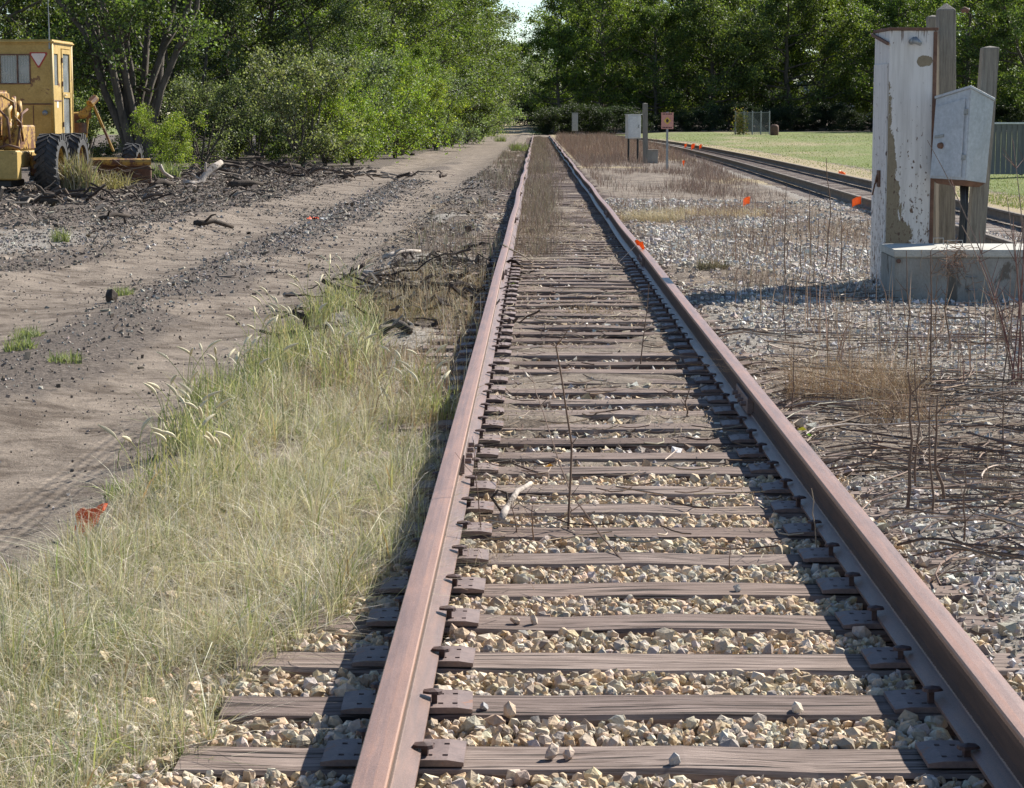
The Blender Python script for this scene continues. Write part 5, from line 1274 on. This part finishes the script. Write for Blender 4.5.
# right wall: opening for narrow window y 2.1-2.5, door 2.75-3.7
ww = [(cy0+.05, 2.12, cz0, cz1), (2.12, 2.50, cz0, 2.47), (2.12, 2.50, 3.20, cz1), (2.50, 2.78, cz0, cz1), (3.68, cy1, cz0, cz1), (2.78, 3.68, 3.34, cz1), (2.78, 3.68, cz0, 1.05)]
for a in ww: box(bm, s0, s1, a[0], a[1], a[2], a[3])
bmesh.ops.remove_doubles(bm, verts=bm.verts, dist=.0005); fin('cab_side_wall', bm, Yp, gr)
bm = B(); box(bm, cx0, cx0+.05, cy0+.052, cy1-.052, cz0, cz1); fin('cab_side_wall', bm, Yp, gr, .005)
bm = B()
for a in ((cx0, cx1, cz0, 2.0), (cx0, cx1, 3.3, cz1), (cx0, cx0+.12, 2.0, 3.3), (cx1-.12, cx1, 2.0, 3.3)): box(bm, a[0], a[1], cy1+.002, cy1+.05, a[2], a[3])
bmesh.ops.remove_doubles(bm, verts=bm.verts, dist=.0005); fin('cab_front_wall', bm, Yp, gr)
bm = B(); box(bm, cx0-.05, cx1+.05, cy0-.07, cy1+.12, cz1+.002, cz1+.10); fin('cab_roof', bm, Yp, gr, .035, segs=3)
bm = B(); box(bm, cx0+.06, cx1-.06, cy0+.1, cy1-.06, cz0+.0, cz0+.05); box(bm, -1.5, -1.0, 2.6, 3.1, cz0+.05, cz0+.75); box(bm, -1.5, -1.0, 2.5, 2.62, cz0+.7, cz0+1.3); fin('seat', bm, M['black'], gr, .02)
for x_, y_ in ((cx1-.02, cy0+.02), (cx1-.02, cy1-.0), (cx0+.02, cy0+.02)):
    bm = B(); tube(bm, [(x_, y_, cz0), (x_, y_, cz1+.02)], .042, 10); fin('cab_corner', bm, Yp, gr, smooth=True)
for z_ in (1.5, 2.45, 3.0):
    bm = B(); tube(bm, [(cx1+.024, 2.80, z_), (cx1+.024, 2.80, z_+.12)], .018, 6); fin('door_hinge', bm, M['rust'], gr)
for x_ in (-1.95, -.92):
    bm = B(); box(bm, x_, x_+.02, cy0-.008, cy0-.001, 1.05, 2.0); fin('panel_seam', bm, M['rust'], gr)
def pane(nm, bx, par, mat='glass'): bm = B(); box(bm, *bx); return fin(nm, bm, M[mat], par)
rw = pane('rear_window', (wx0+.001, wx1-.001, cy0+.02, cy0+.028, wz0+.001, wz1-.001), gr)
pane('curtain', (wx0-.02, wx1+.02, cy0+.07, cy0+.08, wz0-.05, wz1+.03), rw, 'curtain')
bm = B(); xm = (wx0+wx1)/2+.06
box(bm, xm-.015, xm+.015, cy0-.012, cy0+.018, wz0, wz1)
for a in ((wx0-.03, wx1+.03, wz0-.03, wz0), (wx0-.03, wx1+.03, wz1, wz1+.03), (wx0-.03, wx0, wz0, wz1), (wx1, wx1+.03, wz0, wz1)): box(bm, a[0], a[1], cy0-.012, cy0-.001, a[2], a[3])
fin('window_frame', bm, M['rust'], rw)
pane('side_window', (s1-.03, s1-.022, 2.121, 2.499, 2.471, 3.199), gr)
bm = B(); d0, d1 = 2.80, 3.66
for a in ((d0, d1, 1.07, 1.20), (d0, d1, 2.19, 2.32), (d0, d1, 3.22, 3.32), (d0, d0+.09, 1.20, 3.22), (d1-.09, d1, 1.20, 3.22)): box(bm, s1-.03, s1+.02, *a)
bmesh.ops.remove_doubles(bm, verts=bm.verts, dist=.0005); dr_ = fin('cab_door', bm, Yp, gr)
pane('door_glass', (s1-.02, s1-.012, d0+.091, d1-.091, 2.321, 3.219), dr_); pane('door_glass', (s1-.02, s1-.012, d0+.091, d1-.091, 1.201, 2.189), dr_)
bm = B(); tube(bm, [(s1+.021, d0+.12, 2.25), (s1+.06, d0+.12, 2.25), (s1+.06, d0+.24, 2.25)], .012, 6); fin('door_handle', bm, M['steel'], dr_)
# slow vehicle triangle
tx, tz = -.76, 3.10
def tri(s, yy0, yy1, mat, nm, par):
    bm = B(); c_ = s*.16; pts = [(-s+c_*.6, s*.58), (s-c_*.6, s*.58), (s-c_*.2, s*.40), (c_*.5, -s*1.05), (-c_*.5, -s*1.05), (-s+c_*.2, s*.40)]
    prism(bm, pts, lambda p, q: (tx+p[0], yy0+(yy1-yy0)*q, tz+p[1])); return fin(nm, bm, mat, par)
tb_ = tri(.22, cy0-.012, cy0-.003, M['red'], 'slow_vehicle_triangle', gr); tri(.17, cy0-.018, cy0-.0125, M['pale'], 'triangle_centre', tb_)
bm = B(); tube(bm, [(-.62, cy0-.002, 1.83), (-.62, cy0-.09, 1.83)], [.05, .065], 12); fin('work_lamp', bm, M['steel'], gr, smooth=True)
bm = B(); box(bm, cx1+.001, cx1+.004, 2.30, 2.44, 1.95, 2.10); fin('sticker', bm, M['white_far'], gr)
bm = B(); box(bm, cx0+.2, cx1+.012, cy0-.02, cy0-.002, 2.02, 2.05); box(bm, cx1+.002, cx1+.014, cy0-.02, 2.75, 2.10, 2.13); fin('cab_trim', bm, M['rust'], gr)
bm = B(); tube(bm, [(cx1-.05, cy0-.03, 3.3), (cx1-.05, cy0-.03, 3.62), (cx1-.06, cy0-.03, 4.7)], [.022, .014, .006], 6); fin('antenna', bm, M['steel'], gr)
# lift gear, main frame, front axle, blade
bm = B(); tube(bm, [(-1.15, 3.9, 1.6), (-1.15, 5.6, 1.45), (-1.15, 7.2, 1.0), (-1.15, 7.9, .75)], [.16, .16, .14, .12], 8); fin('main_frame', bm, Yp, gr)
bm = B(); tube(bm, [(-2.2, 7.6, .58), (.05, 7.6, .62)], .10, 10); fin('front_axle', bm, Yp, gr)
for a, b, r_ in (((-.75, 4.3, 1.5), (-.15, 4.5, 2.0), .07), ((-.15, 4.5, 2.2), (.3, 4.9, .9), .035), ((-.15, 4.5, 2.2), (-.35, 4.6, 1.0), .035), ((-.15, 4.4, 2.05), (-.05, 4.6, 2.2), .10), ((-.7, 4.3, 1.75), (-.15, 4.5, 1.8), .09)):
    bm = B(); tube(bm, [a, b], r_, 8); fin('lift_arm', bm, Yd, gr)
bm = B(); tube(bm, [(-.4, 4.4, 1.35), (-.4, 4.4, 1.6)], .16, 12); fin('gear_housing', bm, M['rust'], gr)
bm = B(); tube(bm, [(-2.0, 5.4, .62), (.1, 5.4, .62), (1.0, 5.9, .62)], .09, 8); fin('circle_beam', bm, Yd, gr)
bm = B(); sec = [(0, .05), (.10, .15), (.13, .30), (.08, .46), (0, .52)]
prism(bm, [(y, z) for y, z in sec]+[(y+.03, z) for y, z in sec[::-1]], lambda p, s: (-.35+1.25*s, 5.9+p[0]+.3*s, p[1])); fin('blade', bm, M['rust'], gr)
bm = B(); box(bm, .35, .95, 6.2, 6.32, .08, .50); fin('blade_end_plate', bm, M['rust'], gr, .02)

# ------------------------------------------------------------------ trees
def unit(v): return v/(np.linalg.norm(v)+1e-9)
def skeleton(g, H, r0, stems, nlimb, zlow, spread, up_, sub=5):
    lines = []; tips = []
    for s in range(stems):
        a = g.uniform(0, 2*math.pi); ln = (0.0 if stems == 1 else g.uniform(.12, .5))*H
        top = np.array([math.cos(a)*ln, math.sin(a)*ln, H*g.uniform(.82, .95)])
        k = 9; tr = []
        for i in range(k):
            t = i/(k-1); p = np.array([top[0]*t**1.2, top[1]*t**1.2, top[2]*t])+g.normal(0, H*.010, 3)*(t > 0)
            if stems > 1: p[:2] += np.array([math.cos(a), math.sin(a)])*.12*min(1, t*5)
            tr.append(p)
        rr = [r0*(1-.82*(i/(k-1)))*(1.25 if i == 0 else 1) for i in range(k)]
        lines.append((np.array(tr), np.array(rr)))
        for L_ in range(nlimb//stems):
            t = zlow+(1-zlow)*((L_+g.random())/(nlimb//stems)); i = min(int(t*(k-1)), k-2); f = t*(k-1)-i
            p0 = tr[i]*(1-f)+tr[i+1]*f; az = L_*2.4+g.normal(0, .5); q = (t-zlow)/(1-zlow)
            prof = (.35+1.0*math.sin(math.pi*min(1, .22+q*.75)))*(1-.25*q)
            ll = spread*prof*g.uniform(.65, 1.15); el = up_*(.3+.9*q)+g.normal(0, .15)
            d = np.array([math.cos(az)*math.cos(el), math.sin(az)*math.cos(el), math.sin(el)])
            pts = [p0+d*ll*x+np.array([0, 0, .12*ll*x*x-.05*ll*math.sin(3*x)])+g.normal(0, .02*ll, 3)*(x > 0) for x in np.linspace(0, 1, 5)]
            rl = r0*(1-.75*t)*.5*np.linspace(1, .25, 5); lines.append((np.array(pts), rl))
            for s2 in range(sub):
                x = g.uniform(.25, 1); j = min(int(x*4), 3); ff = x*4-j; b = pts[j]*(1-ff)+pts[j+1]*ff
                d2 = unit(d+g.normal(0, .65, 3)+np.array([0, 0, .15])); l2 = ll*g.uniform(.2, .45)
                pp = np.array([b, b+d2*l2*.33+g.normal(0, .02*l2, 3), b+d2*l2*.66, b+d2*l2, b+d2*l2*1.05])
                lines.append((pp, rl[j]*.5*np.linspace(1, .2, 5)))
                for y in (.35, .7, 1.0): tips.append(b+d2*l2*y)
            tips.append(pts[-1])
        tips.append(tr[-1])
    return lines, np.array(tips)
def make_tree(seed, H, r0, stems=1, nlimb=24, zlow=.1, spread=3, up_=.6, leaves=24000, lsize=.12, sig=.38, cols=None, sub=5, minr=.0):
    g = np.random.default_rng(seed); lines, tips = skeleton(g, H, r0, stems, nlimb, zlow, spread, up_, sub)
    V = []; F = []; o = 0
    for pts, rr in lines:
        if rr[0] < minr: continue
        v, f = tubes(pts[None], np.asarray(rr)[None].clip(.006), 6 if rr[0] > .05 else 4); V.append(v); F.append(f+o); o += len(v)
    trunk = nmesh('trunk', np.concatenate(V), np.concatenate(F), M['bark'], smooth=True)
    wts = g.lognormal(0, .5, len(tips)); wts /= wts.sum(); idx = g.choice(len(tips), leaves, p=wts)
    csc = g.uniform(.55, 1.35, len(tips))
    pos = tips[idx]+g.normal(0, 1, (leaves, 3))*np.array([1, 1, .7])*(sig*.8*csc[idx])[:, None]
    pos[:, 2] = np.maximum(pos[:, 2], .05)
    br = g.uniform(.55, 1.4, len(tips))[idx]
    v, f, t = leafcloud(pos, lsize, g, cols, .22, .65, br)
    return trunk, nmesh('crown', v, f, M['leaf'], t)
LG = [(.085, .115, .035), (.12, .155, .045), (.06, .09, .03), (.16, .19, .06)]
LY = [(.18, .245, .045), (.24, .30, .06), (.14, .19, .04), (.30, .31, .09)]
LS = [(.13, .15, .09), (.18, .20, .13), (.09, .115, .06), (.25, .27, .20)]
LD = [(.09, .12, .038), (.12, .155, .048), (.065, .09, .034), (.17, .20, .065)]
LK = [(.03, .042, .02), (.042, .058, .025), (.024, .034, .018)]  # near-black leaf colours, standing in for shade low in the far wood
near = [make_tree(201, 11, .17, 1, 34, .07, 3.3, .5, 34000, .125, .34, LG),
        make_tree(202, 10, .15, 2, 34, .06, 3.0, .55, 32000, .12, .33, LG+LS[:1]),
        make_tree(203, 12, .20, 1, 30, .16, 3.8, .6, 30000, .13, .38, LD+LG[:1]),
        make_tree(204, 9, .12, 3, 36, .05, 2.6, .7, 30000, .11, .30, LY+LG[:2]),
        make_tree(205, 10, .14, 2, 34, .05, 3.0, .5, 30000, .115, .32, LS+LG[:2])]
bush = [make_tree(301, 2.6, .04, 5, 25, .05, 1.3, .7, 11000, .085, .18, LG+LS, 4), make_tree(302, 3.4, .05, 5, 30, .04, 1.5, .8, 13000, .085, .2, LY, 4),
        make_tree(303, 3.0, .05, 6, 30, .05, 1.5, .7, 12000, .08, .18, LS, 4)]
far = [make_tree(401, 18, .35, 1, 34, .06, 6.2, .5, 34000, .27, .58, LG+LY[:2], 6, .03), make_tree(402, 20, .4, 1, 34, .12, 6.8, .55, 34000, .28, .6, LY[:1]+LG, 6, .03),
       make_tree(403, 17, .35, 2, 36, .06, 6.0, .45, 34000, .26, .58, LD+LG[:1], 6, .03), make_tree(404, 19, .4, 1, 36, .05, 7.2, .5, 34000, .28, .65, LD, 6, .03)]
big = make_tree(501, 13, .15, 11, 77, .24, 2.4, .6, 36000, .12, .34, LG+LD, 5)
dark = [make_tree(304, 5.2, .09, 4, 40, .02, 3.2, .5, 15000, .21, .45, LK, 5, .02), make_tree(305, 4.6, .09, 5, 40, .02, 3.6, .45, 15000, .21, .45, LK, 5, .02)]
rtree = random.Random(9)
def tree(kind, px, dist, sc, label, name='tree', cat='tree', group=None, wide=1.0, dx=0):
    m = kind; X_ = at(px, dist)+dx; t = thing(name, label, cat, (X_, dist, float(gz(X_, dist))-.05), rtree.uniform(0, 6.28), group)
    wide and setattr(t, 'scale', (sc*wide, sc*wide, sc)); link('trunk', m[0], t); link('crown', m[1], t); return t
# landmark multi-stemmed tree behind the grader
tree(big, 138, 74, 1.0, 'large many-stemmed tree with dark trunks behind the grader', 'multi_stemmed_tree')
LT = [(2, 250, 104, 1.2, 'dark tree with bare lower trunk at the mouth of the wood'), (2, -22, 84, 1.05, 'dark tree cut by the left edge behind the grader'), (0, 30, 90, 1.05, 'dark green tree right behind the grader cab'), (2, 82, 95, 1.1, 'tall dark tree between cab and many-stemmed tree'),
      (4, 186, 90, .85, 'silvery leaved tree right of the many-stemmed tree'), (2, 232, 96, 1.05, 'deep green tree behind the bleached log'), (2, 276, 94, 1.0, 'tree above the dark brush pile'),
      (2, 318, 108, 1.15, 'dark tree standing back behind the silvery bushes'), (4, 340, 92, .78, 'silver-green leafy tree at the bend of the wood edge'), (3, 372, 100, .75, 'yellow-green small tree by the road edge'),
      (0, 392, 118, 1.05, 'tall green tree behind the yellow-green one'), (3, 412, 112, .62, 'bright lime-green young tree beside the road'), (1, 425, 130, 1.1, 'full tree over the lime-green young tree'),
      (0, 446, 140, 1.05, 'tree with slim grey trunk beside the road'), (4, 455, 156, 1.25, 'pale green tree further along the road'), (1, 455, 172, 1.1, 'tree leaning over the road in the middle distance'),
      (3, 468, 190, .95, 'yellow-green tree near the end of the left wood edge'), (0, 440, 210, 1.4, 'tall tree near the sky gap left of the road end'), (1, 460, 235, 1.1, 'last big tree on the left before the sky gap'),
      (4, 488, 262, .6, 'small pale tree at the far end of the dirt road')]
for k, px, d, s, lab in LT: tree(near[k], px, d, s, lab, group='trees along the left edge of the road')
for i, (px, d, s, lab) in enumerate(((10, 118, 1.35, 'tree deep in the wood above the grader cab'), (70, 122, 1.4, 'tree deep in the wood left of the many stems'), (125, 112, 1.3, 'tree deep in the wood behind the many stems'),
        (170, 120, 1.4, 'tree deep in the wood just right of the many stems'), (215, 124, 1.4, 'tree deep in the wood behind the silvery tree'), (262, 120, 1.3, 'tree deep in the wood over the brush pile'), (300, 132, 1.4, 'tree deep in the wood behind the silvery bushes'),
        (350, 140, 1.45, 'tree deep in the wood behind the yellow-green small tree'), (385, 150, 1.45, 'tree deep in the wood over the lime-green tree'), (392, 165, 1.4, 'tall tree in the second row near the road'),
        (375, 185, 1.4, 'second-row tree above the slim grey trunk'), (388, 215, 1.5, 'second-row tree near the sky gap'), (408, 250, 1.4, 'furthest second-row tree of the left wood'))):
    tree(near[(i*2+2) % 5 if i % 2 else 2], px, d, s, lab, group='second row of trees in the left wood', wide=1.25)
BU = [(2, 200, 76, 1.0, 'silvery bush right of the bleached log'), (1, 168, 68, .55, 'green bush behind the pale broken log'), (2, 300, 76, 1.25, 'tall silver-leaved bush at the corner of the wood'), (1, 325, 78, .8, 'bright green low bush at the foot of the silver-leaved one'),
      (2, 345, 84, 1.3, 'grey-green bush leaning to the road'), (1, 372, 88, 1.1, 'yellow-green bush by the road edge'), (1, 395, 96, 1.25, 'lime-green bush under the young tree'),
      (1, 410, 108, 1.0, 'yellowish bush by the road edge beyond the lime one'), (2, 436, 122, 1.3, 'pale bush by the slim grey trunk'), (1, 428, 128, 1.2, 'green bush behind the pale one'), (0, 452, 142, 1.5, 'bush in the middle distance left of the road'),
      (2, 466, 160, 1.4, 'whitish bush where the wood meets the road'), (0, 474, 178, 1.6, 'far bush at the road edge'), (1, 482, 200, 1.1, 'bush under the last trees by the road'),
      (0, 88, 84, .9, 'low shaded bush behind the grader blade'), (0, 205, 92, 1.2, 'bush in deep shade right of the many stems'), (0, 258, 88, 1.1, 'low bush at the dark mouth of the wood'), (0, 308, 98, 1.4, 'bush behind the silver-leaved one'), (1, 352, 80, .9, 'lime-green bush on the road side of the grey-green one'), (0, 20, 78, 1.2, 'bush behind the grader engine'),       (0, 494, 228, 1.0, 'low bush beside the far dirt road')]
for k, px, d, s, lab in BU: tree(bush[k], px, d, s, lab, 'bush', 'bush', 'bushes along the left wood edge')
# weeds by the grader's rear wheel
weed_tuft(73, 194, .95, .45, 420, [(.22, .22, .12), (.34, .29, .20), (.2, .19, .10), (.30, .24, .17)], 'pale green weeds in front of the second rear tyre', 'weed_clump', 'weeds', .035, .5)
weed_tuft(110, 190, .55, .55, 200, [(.30, .26, .14), (.24, .22, .11), (.38, .32, .2)], 'dry olive weeds tangled before the grader blade', 'weed_clump', 'weeds', .03, .8)
weed_tuft(160, 180, .5, .6, 300, GREEN, 'bright green weeds at the foot of the many-stemmed tree', 'weed_clump', 'weeds', .04, .5)
# right-hand wood
for i, (px, s, lab) in enumerate(((545, .8, 'added dark-leaved thicket at the left end of the far wood'), (556, .85, 'added dark-leaved thicket behind the narrow grey cabinet'), (584, .9, 'added dark-leaved thicket between the grey and white cabinets'), (612, .85, 'added dark-leaved thicket left behind the white cabinet'),
        (640, .9, 'added dark-leaved thicket behind the white cabinet post'), (668, .85, 'added dark-leaved thicket behind the pink sign'), (696, .9, 'added dark-leaved thicket above the three distant flags'), (726, .9, 'added dark-leaved thicket left of the chain-link fence'), (758, .95, 'added dark-leaved thicket behind the chain-link fence'),
        (790, .9, 'added dark-leaved thicket right of the barrel'), (895, .9, 'added dark-leaved thicket behind the white case'), (1000, .9, 'added dark-leaved thicket behind the grey board fence'))):
    tree(dark[i % 2], px, 296, s, lab, 'thicket', 'thicket', 'added dark-leaved thickets inside the far wood', 1.4)  # dark-leaved backing added to close bright gaps under the far trees
tree(far[3], 500, 440, .75, 'hazy tree low in the sky gap at the far end of the dirt road')
tree(far[2], 536, 420, .72, 'dark tree low in the sky gap right of the far dirt road')
tree(far[3], 517, 520, .95, 'smallest tree closing the sky gap over the far dirt road')
RT = [(0, 558, 262, .70, 'dark tree at the left end of the far wood, beside the sky gap'), (1, 578, 285, .97, 'tall tree next to the sky gap'), (1, 602, 268, .93, 'bright topped tree above the narrow grey cabinet'),
      (3, 628, 290, 1.05, 'dark tree behind the white cabinet'), (1, 655, 262, .72, 'smaller lighter tree above the pink sign'), (2, 682, 280, 1.0, 'dark tree right of the pink sign'), (3, 712, 262, .95, 'broad dark tree left of the chain-link fence'),
      (2, 748, 275, 1.12, 'very dark tree behind the chain-link fence'), (3, 785, 262, 1.0, 'dark tree over the barrel'), (0, 822, 270, 1.0, 'green tree left of the hidden house'), (2, 858, 285, 1.05, 'tree in front of the hidden house'),
      (1, 893, 262, .95, 'tree behind the white case'), (0, 930, 275, 1.0, 'tree behind the tall timber post'), (1, 965, 250, .9, 'sunlit tree behind the leaning post'), (0, 1003, 262, 1.05, 'tree above the grey board fence'), (2, 1040, 245, 1.0, 'tree cut by the right edge of the view')]
for k, px, d, s, lab in RT: tree(far[k], px, d, s, lab, 'tree', 'tree', 'trees of the far wood on the right')
for i, (px, s, lab) in enumerate(((575, .95, 'back-row tree left of the sky notch'), (600, 1.05, 'back-row tree just left of the sky notch'), (640, 1.0, 'back-row tree over the white cabinet'), (675, 1.1, 'back-row tree over the pink sign'), (708, 1.15, 'back-row tree between sign and chain-link fence'),
        (742, 1.2, 'back-row tree over the chain-link fence'), (780, 1.2, 'back-row tree over the barrel'), (815, 1.15, 'back-row tree over the hidden house left half'), (850, 1.2, 'back-row tree over the hidden house'), (885, 1.1, 'back-row tree left of the white case top'),
        (920, 1.15, 'back-row tree behind the case top'), (955, 1.1, 'back-row tree right of the tall post'), (990, 1.15, 'back-row tree above the leaning post'), (1025, 1.15, 'back-row tree at the right edge'))):
    tree(far[(i*3+1) % 4], px, 345+(i % 3)*14, s, lab, 'tree', 'tree', 'back row of the far wood on the right')
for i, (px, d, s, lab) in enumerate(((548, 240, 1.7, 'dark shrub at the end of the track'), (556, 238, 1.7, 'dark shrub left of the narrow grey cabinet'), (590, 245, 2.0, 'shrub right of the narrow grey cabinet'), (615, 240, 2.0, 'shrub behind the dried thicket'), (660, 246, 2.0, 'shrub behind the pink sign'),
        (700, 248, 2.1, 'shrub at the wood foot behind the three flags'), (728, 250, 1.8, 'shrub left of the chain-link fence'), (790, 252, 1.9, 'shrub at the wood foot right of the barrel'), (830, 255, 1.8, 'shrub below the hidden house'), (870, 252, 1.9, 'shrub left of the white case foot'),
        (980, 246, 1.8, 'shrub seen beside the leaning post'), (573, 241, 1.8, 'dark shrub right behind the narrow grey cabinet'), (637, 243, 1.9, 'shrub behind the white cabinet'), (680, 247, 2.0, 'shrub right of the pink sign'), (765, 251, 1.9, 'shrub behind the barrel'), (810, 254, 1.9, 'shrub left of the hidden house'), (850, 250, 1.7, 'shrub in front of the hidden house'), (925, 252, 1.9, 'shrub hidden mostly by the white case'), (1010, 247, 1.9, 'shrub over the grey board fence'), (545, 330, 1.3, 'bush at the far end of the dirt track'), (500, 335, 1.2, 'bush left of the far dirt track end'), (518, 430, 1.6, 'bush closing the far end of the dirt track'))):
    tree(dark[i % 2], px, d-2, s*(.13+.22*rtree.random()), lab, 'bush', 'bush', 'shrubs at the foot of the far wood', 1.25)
